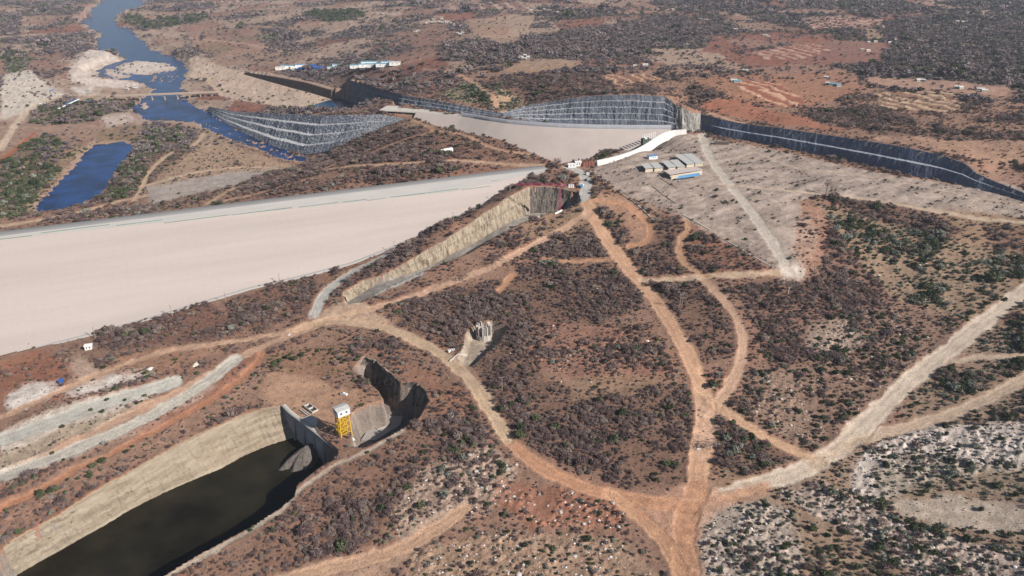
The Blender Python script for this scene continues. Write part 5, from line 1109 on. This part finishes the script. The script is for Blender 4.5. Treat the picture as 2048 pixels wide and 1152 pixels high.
b = MB(); b.box((0, 0, -1), (17, 4, 5.5), 0, .9); b.obj('block', MRUST, rw)
for k in range(5): b = MB(); b.box((-7 + k * 3.5, -2.1, -.5), (.5, .5, 5.2)); b.obj('rib', MBRN, rw)
for i, (px, py, l_, w_) in enumerate([(1144, 333, 9, 'left white container on the knob between the two dams'), (1156, 331, 7, 'white block building next to the reddish wall stub')]):
    block_building('site_container', w_, 'container', ground(px, py), R(5), l_, 4.5, 3.4 + 1.4 * i, MWHT, MWHT, 0, 2)
# --- green scaffolded block
gs = at(1291, 292, 57); g_ = empty('scaffold_tower', (gs[0], gs[1], 56.0), R(12), label='dark green netted scaffold block behind the white wall', cat='scaffold')
b = MB(); b.box((0, 0, -2), (10, 8, 12.5)); b.obj('netting', MNET, g_)
for sx in range(-2, 3):
    for sy in (-1, 1): b = MB(); b.bar((sx * 2.6, sy * 4.3, -2), (sx * 2.6, sy * 4.3, 12.5), .12); b.obj('standard', MSTEEL, g_)
for z in (1, 3.5, 6, 8.5, 11): b = MB(); b.bar((-5.6, -4.3, z), (5.6, -4.3, z), .12); b.bar((-5.4, 4.3, z), (-5.4, -4.3, z), .12); b.obj('ledger', MSTEEL, g_)
b = MB(); b.box((-1.5, 0, 10.6), (3, 8.2, 1.2)); b.obj('top_deck', MWHT, g_)
c_ = G(1276, 276, 52); p_ = empty('pier_stub', (c_[0], c_[1], 40), label='row of white concrete stubs along the dam edge above the scaffold', cat='concrete stub')
for k in range(8): q = at(1285 + k * 3.6, 272.5 - k * .9, 61); b = MB(); b.box((q[0] - c_[0], q[1] - c_[1], 16), (1.2, 1.2, 6.5)); b.obj('stub', MWHT, p_)
# --- magenta crane over the trench
cb = G(1119, 419); cz = float(ZG(cb[0], cb[1] - 6)); cr_ = empty('tower_crane', (cb[0], cb[1], cz), 0, label='magenta red tower crane at the head of the rock trench', cat='crane')
JH = 27.0
for k in range(9):
    z0 = k * 3; b = MB()
    for sx in (-1, 1):
        for sy in (-1, 1): b.bar((sx, sy, z0), (sx, sy, z0 + 3), .2)
    b.bar((-1, -1, z0), (1, -1, z0 + 3), .16); b.bar((1, -1, z0), (1, 1, z0 + 3), .16); b.bar((1, 1, z0), (-1, 1, z0 + 3), .16); b.bar((-1, 1, z0), (-1, -1, z0 + 3), .16); b.bar((-1, -1, z0 + 3), (1, -1, z0 + 3), .16); b.bar((1, 1, z0 + 3), (-1, 1, z0 + 3), .16); b.obj('mast_section', MMAG, cr_)
ja = R(176)
def jp(d, z, s=0): return (d * math.cos(ja) - s * math.sin(ja), d * math.sin(ja) + s * math.cos(ja), z)
for d0 in range(0, 45, 5):
    b = MB()
    for s in (-.8, .8): b.bar(jp(d0, JH, s), jp(d0 + 5, JH, s), .22)
    b.bar(jp(d0, JH + 1.6), jp(d0 + 5, JH + 1.6), .22)
    for s in (-.8, .8): b.bar(jp(d0, JH, s), jp(d0 + 2.5, JH + 1.6), .14); b.bar(jp(d0 + 2.5, JH + 1.6), jp(d0 + 5, JH, s), .14)
    b.obj('jib_section', MMAG, cr_)
b = MB(); b.bar(jp(0, JH, -.8), jp(-14, JH, -.8), .26); b.bar(jp(0, JH, .8), jp(-14, JH, .8), .26); b.box(jp(-7, JH - .1), (13, 1.6, .3), ja); b.obj('counter_jib', MMAG, cr_)
for k in range(3): b = MB(); b.box(jp(-9 - k * 2, JH - 1.8), (1.4, 2.2, 3.0), ja); b.obj('counterweight', MWHT, cr_)
b = MB(); b.box(jp(-1.8, JH - 2.2, -1.5), (1.8, 1.6, 2.2), ja); b.obj('cab', MWHT, cr_)
b = MB(); b.bar((0, 0, JH), (0, 0, JH + 6), .5, .2); b.bar((0, 0, JH + 6), jp(28, JH + 1.6), .08); b.bar((0, 0, JH + 6), jp(-12, JH), .08); b.obj('tower_head', MMAG, cr_)
b = MB(); b.box((0, 0, -1), (5, 5, 1.2)); b.obj('base', CWL, cr_)
# low white kerb walls near the crane
def kerbline(name, label, cat, pts, h, w, mat, seg=4.0, z=None):
    L_ = GP(pts) if z is None else np.array([at(*p, z) for p in pts]); n_ = max(2, int(np.linalg.norm(np.diff(L_[:, :2], axis=0), axis=1).sum() / seg)); L_ = resamp(L_, n_ + 1); L_[:, 2] = ZG(L_[:, 0], L_[:, 1]) if z is None else z
    v = empty(name, tuple(L_[0]), label=label, cat=cat)
    for k in range(n_):
        a_, c_ = Vector(L_[k]) - Vector(L_[0]), Vector(L_[k + 1]) - Vector(L_[0]); d_ = (c_ - a_); c_ = a_ + d_ * .985; s_ = Vector((d_.y, -d_.x, 0)).normalized() * w / 2; b = MB(); up = Vector((0, 0, h)); dn_ = Vector((0, 0, -1))
        b.v = [tuple(x) for x in (a_ - s_ + dn_, a_ + s_ + dn_, c_ + s_ + dn_, c_ - s_ + dn_, a_ - s_ + up, a_ + s_ + up, c_ + s_ + up, c_ - s_ + up)]; b.f = [(3, 2, 1, 0), (4, 5, 6, 7), (0, 1, 5, 4), (1, 2, 6, 5), (2, 3, 7, 6), (3, 0, 4, 7)]; b.obj('block', mat, v)
    return v
kerbline('barrier', 'short white barrier beside the crane foot', 'barrier', [(1110,428),(1124,420)], 1.2, .8, MWHT)
kerbline('barrier', 'white barrier on the near rim of the trench, left of the crane', 'barrier', [(1066,440),(1082,433)], 1.2, .8, CWL)
kerbline('barrier', 'pale curved barrier from the crane foot to the orange road', 'barrier', [(1126,418),(1146,411),(1156,402),(1160,394)], 1.0, .8, MWHT)
kerbline('drain_channel', 'pale concrete drain along the lower edge of the flat ground, upper stretch', 'drain', [(1240,386),(1262,400),(1290,424),(1312,446)], .5, 1.0, CWL, 6)
kerbline('drain_channel', 'pale concrete drain on the edge of the flat ground, middle stretch', 'drain', [(1365,430),(1392,444),(1420,460)], .5, 1.2, CWL, 6)
kerbline('drain_channel', 'pale concrete drain on the edge of the flat ground, lower stretch', 'drain', [(1430,470),(1462,486),(1500,510),(1545,535)], .4, .9, CWL, 6)
kerbline('pipe', 'dark pipe lying across the flat ground below the sheds', 'pipe', [(1304,372),(1326,390),(1352,408)], .4, .5, MBRN, 8)
kerbline('pipe', 'dark pipe beside the sheds', 'pipe', [(1320,356),(1335,366),(1354,377)], .4, .5, MBRN, 8)
kerbline('safety_barrier', 'row of reddish white blocks on the edge above the second dam', 'barrier', [(1158,322),(1180,312),(1205,304),(1232,293)], .9, .7, MPINK, 5)
kerbline('retaining_kerb', 'pale kerb beside the track below the drum tower', 'kerb', [(899,722),(920,706),(934,698)], 1.0, .8, CWL)
# --- finned concrete drum tower
db = at(968, 676, 6.0); dt = empty('finned_drum_tower', db, label='round pale concrete shaft with upright fins, standing in a pit among the bushes', cat='concrete tower')
RR = 6.3; n8 = 12
for k in range(n8):
    a0, a1 = 2 * math.pi * k / n8, 2 * math.pi * (k + .96) / n8; b = MB(); b.prism([(RR * math.cos(a0), RR * math.sin(a0)), (RR * math.cos(a1), RR * math.sin(a1)), ((RR - 1) * math.cos(a1), (RR - 1) * math.sin(a1)), ((RR - 1) * math.cos(a0), (RR - 1) * math.sin(a0))], -1, 4.2 + (.8 if k % 3 == 0 else 0)); b.obj('drum_panel', CWL, dt)
for k in range(10):
    a = 2 * math.pi * (k + .3) / 10; b = MB(); b.box(((RR - 1.2) * math.cos(a), (RR - 1.2) * math.sin(a), 3), (2.6, .9, 9.5 if k != 2 else 7), a); b.obj('fin', CWL, dt)
b = MB(); b.prism([(2.2 * math.cos(t), 2.2 * math.sin(t)) for t in np.linspace(0, 2 * math.pi, 12, endpoint=False)], -1, 9.5); b.obj('core', CW, dt)
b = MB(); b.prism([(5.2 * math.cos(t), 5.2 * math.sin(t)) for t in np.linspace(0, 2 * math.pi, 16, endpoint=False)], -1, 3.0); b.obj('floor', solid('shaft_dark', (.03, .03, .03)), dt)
cul = empty('culvert_blocks', ground(903, 702), R(30), label='small white culvert blocks where the tower track meets the orange road', cat='culvert')
for k in range(4): b = MB(); b.box((-2.4 + k * 1.6, .5 * (k % 2), -.2), (.8, 2.2, 1.6)); b.obj('block', MWHT, cul)
fr_ = empty('steel_frames', ground(902, 833), R(30), label='rusty steel frames stacked beside the dark curved pit', cat='steel frames')
for k in range(4): b = MB(); b.bar((-2.5 + k * 1.2, -2, .2), (-2.5 + k * 1.2, -1, 4), .14); b.bar((-2.5 + k * 1.2, -1, 4), (-2.5 + k * 1.2, 2.5, .5), .14); b.obj('frame', MSTEEL, fr_)
b = MB(); b.bar((-3, -2.2, .2), (4, 2.0, .3), .2); b.bar((-3, -3, .2), (4.2, 1.0, .3), .2); b.obj('beam', MWHT, fr_)

# --- river bridge
B0 = np.array(at(235, 191.5, 6)); B1 = np.array(at(441, 183.5, 6)); bl = np.linalg.norm((B1 - B0)[:2]); ba = heading(B0, B1)
br = empty('river_bridge', tuple(B0), ba, label='long concrete road bridge on piers across the blue river', cat='bridge')
MBR = solid('bridge_concrete', al(190, 172, 156), .9)
for k in range(9):
    b = MB(); b.box((bl * (k + .5) / 9, 0, -1.4), (bl / 9 - .3, 8.5, 1.4)); b.obj('deck_span', MBR, br)
for sy in (-1, 1):
    b = MB(); b.box((bl / 2, sy * 4.2, .05), (bl, .35, 1.1)); b.obj('railing', MBR, br)
for k, px in enumerate((253, 278, 302, 326, 351, 374, 396, 419)):
    q = np.array(at(px, 190, 6)); d_ = (q - B0)[:2] @ np.array([math.cos(ba), math.sin(ba)])
    b = MB(); b.box((d_, 0, -1.9), (2.2, 8, .6)); b.box((d_, 0, -13), (1.5, 5.5, 11.2)); b.box((d_, 0, -13.5), (3, 7.5, 2.6)); b.obj('pier', MBR, br)
block_building('abutment', 'concrete abutment at the right end of the river bridge', 'abutment', tuple(np.array([B1[0], B1[1], -2])), ba, 8, 9, 6.5, MBR, MBR, 0, 0, False, 0)
# --- settling basin on the left bank
p1 = [at(103, 218, 4), at(117, 218, 4), at(158, 199, 4), at(147, 198, 4)]; pb = empty('settling_basin', p1[0], label='long narrow water basin with a white edge on the left river bank', cat='basin')
b = MB(); b.prism([rel(p, pb) for p in p1], -3, .5); b.obj('basin', solid('basin_water', (.012, .03, .06), .1), pb)
b = MB(); b.bar(rel((p1[1][0], p1[1][1], 4.6), pb), rel((p1[2][0], p1[2][1], 4.6), pb), 1.5); b.bar(rel((p1[0][0], p1[0][1], 4.6), pb), rel((p1[1][0], p1[1][1], 4.6), pb), .8); b.obj('edge_wall', MWHT, pb)
# --- houses and sheds far away: picture point, length, width, height, wall, roof, wording
def far_house(px, py, l_, w_, h_, wall, roof, label, group=None, name='house', gable=1.4, rz=None):
    return block_building(name, label, 'house' if name == 'house' else name.replace('_', ' ').split()[-1], ground(px, py), rng.uniform(-.5, .5) if rz is None else rz, l_, w_, h_, wall, roof, gable, 2, True, .3, group)
camp = [(562,139,20,8,MPINK,'pale roofed workshop at the left end of the blue camp'),(575,136,26,9,MAQUA,'long pale aqua shed in the blue camp'),(590,139,16,9,MWHT,'white hut in front of the blue camp sheds'),(600,134,18,8,MBLUE,'blue hut behind the blue camp sheds'),(606,141,16,10,MBLUE2,'low bright blue shed, left one of the blue camp'),(618,140,16,11,MBLUE2,'bright blue shed in the middle of the blue camp'),(626,135,12,11,MBLUE2,'tall bright blue shed of the blue camp'),(637,139,16,10,MBLUE2,'bright blue shed, right one of the blue camp'),(665,139,18,7,MAQUA,'aqua roofed hut left of the long aqua camp'),(676,134,20,7,MAQUA,'aqua roofed hut at the gap between the two camps'),(712,136,20,6,MAQUA,'aqua shed at the left end of the long aqua camp'),(732,134,24,7,MAQUA,'second aqua shed of the long camp'),(750,134,26,7,MAQUA,'third aqua shed of the long camp'),(768,133,26,7,MAQUA,'fourth aqua shed of the long camp'),(776,129,22,7,MAQUA,'aqua shed behind the fourth one of the long camp'),(790,130,18,7,MPINK,'pale shed at the right end of the long aqua camp'),(740,129,30,7,MAQUA,'rear aqua shed of the long camp')]
for px, py, l_, w_, rf, lb in camp: far_house(px, py, l_ * 1.15, w_ * 1.4, 6, MWHT if rf not in (MBLUE2,) else MBLUE2, rf, lb, 'camp sheds beyond the river flat', 'camp_shed', 1.2, R(rng.uniform(-4, 10)))
MDULL = solid('dull_plaster', (.34, .32, .30), .9); MWHT, MCREAM, _mw, _mc = solid('weathered_white', (.42, .41, .40), .9), solid('weathered_cream', (.36, .32, .27), .9), MWHT, MCREAM
vil = [([(853,47),(858,44),(864,46),(871,45),(878,44),(884,46),(889,43),(893,46),(897,44),(902,48),(866,40),(884,39),(908,50)], 'of the village above the long tan field', (MWHT, MCREAM)),
 ([(1036,119),(1042,116),(1050,113),(1056,116),(1048,119)], 'in the white homestead above the round tan field', (MWHT, MWHT)),
 ([(1062,21),(1075,23),(1088,20),(1101,22),(1115,25),(1132,24),(1148,20),(1166,21)], 'in the row of houses near the top edge', (MWHT, MCREAM)),
 ([(830,65),(836,63),(915,68),(920,70),(925,67)], 'beside the bare wood left of the tan field', (MWHT, MSTEEL)),
 ([(755,28),(765,29),(772,30)], 'near the dark green orchard', (MCREAM, MCREAM)),
 ([(1402,40),(1412,42),(1470,60),(1530,72),(1536,75)], 'among the terraces at the upper right', (MWHT, MCREAM)),
 ([(1737,86),(1750,85),(1778,87),(1724,101),(1735,103)], 'on the red field at the upper right', (MWHT, MCREAM)),
 ([(1652,157),(1655,169),(1664,171),(1676,173),(1467,163),(1474,165),(1489,144),(1270,134),(1290,132)], 'above the terraced plot right of the quarry', (MWHT, MAQUA)),
 ([(1836,162),(1843,162),(1912,177),(1920,178),(1960,181),(1968,184)], 'on the tan strip at the right', (MWHT, MCREAM)),
 ([(1914,44),(1925,45),(1935,45),(2040,48)], 'at the edge of the dark wood, upper right', (MCREAM, MAQUA)),
 ([(405,3),(418,4),(430,5),(445,4),(460,5),(475,3),(140,3),(150,4)], 'at the top edge near the river', (MWHT, MCREAM)),
 ([(105,183),(178,182),(178,206),(86,210),(255,180),(272,178)], 'on the left river bank by the bridge', (MWHT, MBLUE)),
 ([(1255,30),(1330,18),(1345,20),(1590,10),(1710,22)], 'scattered over the far plain', (MWHT, MCREAM))]
rr2 = random.Random(9); ords = ['first', 'second', 'third', 'fourth', 'fifth', 'sixth', 'seventh', 'eighth', 'ninth', 'tenth', 'eleventh', 'twelfth', 'thirteenth']
for pts, wd, ms in vil:
    order = sorted(range(len(pts)), key=lambda i: pts[i][0])
    for rank, i in enumerate(order):
        px, py = pts[i]; rf = ms[rr2.random() < .45]; l_ = rr2.uniform(6, 11); cn = 'white' if rf is MWHT else 'cream' if rf is MCREAM else 'blue roofed' if rf is MBLUE else 'grey roofed' if rf is MSTEEL else 'aqua roofed'
        far_house(px, py, l_, 5, 2.8, MDULL if rr2.random() < .6 else MCREAM, rf, '%s house, %s from the left %s' % (cn, ords[rank], wd), 'houses ' + wd)
MWHT, MCREAM = _mw, _mc
# a white homestead near the hill between the dams
bl2 = [at(886, 302, 60), at(897, 303, 60), at(903, 298, 60), at(893, 297, 60)]
block_building('pump_house', 'long low white roofed building beside green trees on the hill between the dams', 'building', ground(893, 304), R(35), 15, 6, 3.5, MWHT, MWHT, 1.0, 4)
block_building('blue_tank', 'small blue water tank on the spoil at the left edge', 'tank', ground(123, 766), .3, 2.6, 2.6, 2.4, MBLUE2, MBLUE2, 0, 0, False, .1)

# --- power poles
def pole(px, py, h, label, arms=1, twin=False):
    g = ground(px, py); v = empty('power_pole', g, R(20), label=label, cat='power pole', group='power poles along the works')
    for s in ((-1.1, 1.1) if twin else (0,)): b = MB(); b.bar((s, 0, -1), (s, 0, h), .42, .3, 6); b.obj('post', MWOOD, v)
    for k in range(arms): b = MB(); b.bar((-1.7, 0, h - .5 - k), (1.7, 0, h - .5 - k), .16); ca_ = b.obj('crossarm', MWOOD, v)
    for s in (-1.5, 0, 1.5): b = MB(); b.bar((s, 0, h - .4), (s, 0, h + .1), .12); b.obj('insulator', MWHT, ca_)
for px, py, h, l_, tw_ in [(345,633,11,'power pole at the dam foot above the dense bushes, left of the middle',False),(191,675,10,'power pole nearest the white cabin at the dam foot',False),(452,604,10,'power pole beside the red clearing at the dam foot',False),(560,567,10,'power pole at the dam foot above the grey gravel ramp',False),(789,500,10,'power pole where the gravel ramp meets the dam foot',False),(907,445,11,'power pole between the dam face and the rock trench',False),(1020,385,10,'power pole near the left end of the crane jib',False),
  (1361,616,13,'twin post power pole in the bush strip between the two orange roads',True),(1294,530,11,'power pole in the bushes right of the main orange road',False),(1004,782,12,'power pole on the bush slope right of the curved orange road',False),(1263,660,9,'thin pole on the sparse red slope',False),(1190,365,11,'twin post power pole beside the grey road at the knob',True),(1206,372,11,'power pole right of the twin post at the knob',False),(940,622,9,'thin pole above the drum tower',False),(1007,208,10,'power pole on the hill behind the second dam',False),(1007,305,9,'power pole on the hill between the dams',False),(945,277,9,'power pole on the crest of the hill between the dams',False),(637,222,9,'pole standing at the edge of the pool',False)]:
    pole(px, py, h, l_, 2 if tw_ else 1, tw_)

# --- single bare trees
def bare_tree(px, py, h, spread, label, seed, mat=None, lean=0.0, dense_=60):
    g = ground(px, py); r_ = random.Random(seed); v = empty('bare_tree', g, r_.uniform(0, 6), label=label, cat='tree'); b = MB(); tips = []
    top = Vector((lean * h, 0, h * .55)); b.bar((0, 0, -.3), top * .5, .05 * h, .038 * h, 6); b.bar(top * .5, top, .038 * h, .03 * h, 6); b.obj('trunk', mat or M_BARK, v)
    b = MB()
    for k in range(9):
        a = k * 2.4 + r_.uniform(-.3, .3); s_ = top * r_.uniform(.55, 1.0); e = s_ + Vector((math.cos(a), math.sin(a), 0)) * spread * r_.uniform(.35, .6) + Vector((0, 0, h * r_.uniform(.12, .35))); b.bar(s_, e, .018 * h, .010 * h); tips.append(e)
        for j in range(4): f = e + Vector((r_.uniform(-1, 1), r_.uniform(-1, 1), r_.uniform(-.1, .7))) * spread * .4; b.bar(e, f, .009 * h, .004 * h); tips.append(f)
    b.obj('branches', mat or M_BARK, v)
    V = []; Fc = []
    for t in tips:
        for _ in range(dense_ // 8):
            d = Vector((r_.gauss(0, 1), r_.gauss(0, 1), r_.gauss(.2, .6))).normalized() * spread * r_.uniform(.15, .4); s_ = d.cross(Vector((r_.random(), r_.random(), r_.random()))).normalized() * .06 * spread * .35; i = len(V); V += [tuple(t - s_), tuple(t + s_), tuple(t + d)]; Fc.append((i, i + 1, i + 2))
    o_ = mesh_obj('twigs', V, Fc, M_DRY, v, kind='stuff'); return v
bare_tree(1652, 388, 19, 5.5, 'tall thin bare tree standing alone at the lower edge of the flat ground', 1)
bare_tree(1576, 588, 13, 8, 'pale trunked bare tree by the junction of the straight pale road', 2, solid('pale_bark', (.5, .46, .42), .9), 0, 90)
bare_tree(992, 528, 9, 8, 'wide bare tree beside the road along the rock trench', 3, None, .1, 90)
bare_tree(925, 562, 7, 6, 'low spreading bare tree left of the wide one by the trench road', 4)
bare_tree(1420, 898, 8, 6, 'bare dark tree in the small triangle where the roads cross', 5)
bare_tree(1115, 330, 7, 6, 'bare bushy tree on the knob between the dams', 6, None, 0, 120)
# fallen scrap and stones cast on the roads
for i, (px, py, s, lb) in enumerate([(1425,772,1.6,'small pile of broken rock between the crossing roads'),(626,632,2.6,'broken rock pile at the start of the gravel ramp'),(392,729,2.6,'white rubble pile beside the road at the left'),(578,668,1.6,'pale stones along the road above the green trees'),(300,738,2.0,'white spoil beside the track at the left'),(1396,895,1.3,'dark scrap on the road below the crossing'),(1460,700,1.2,'stones at the road bend by the dense bushes'),(970,650,.1,'')][:7]):
    g = ground(px, py); mound('rock_pile', lb, px, py, g[2], s * 1.6, s * 1.2, s * .8, i, M_ROCK if i != 2 else MCREAM, i, cat='rock pile').location = g
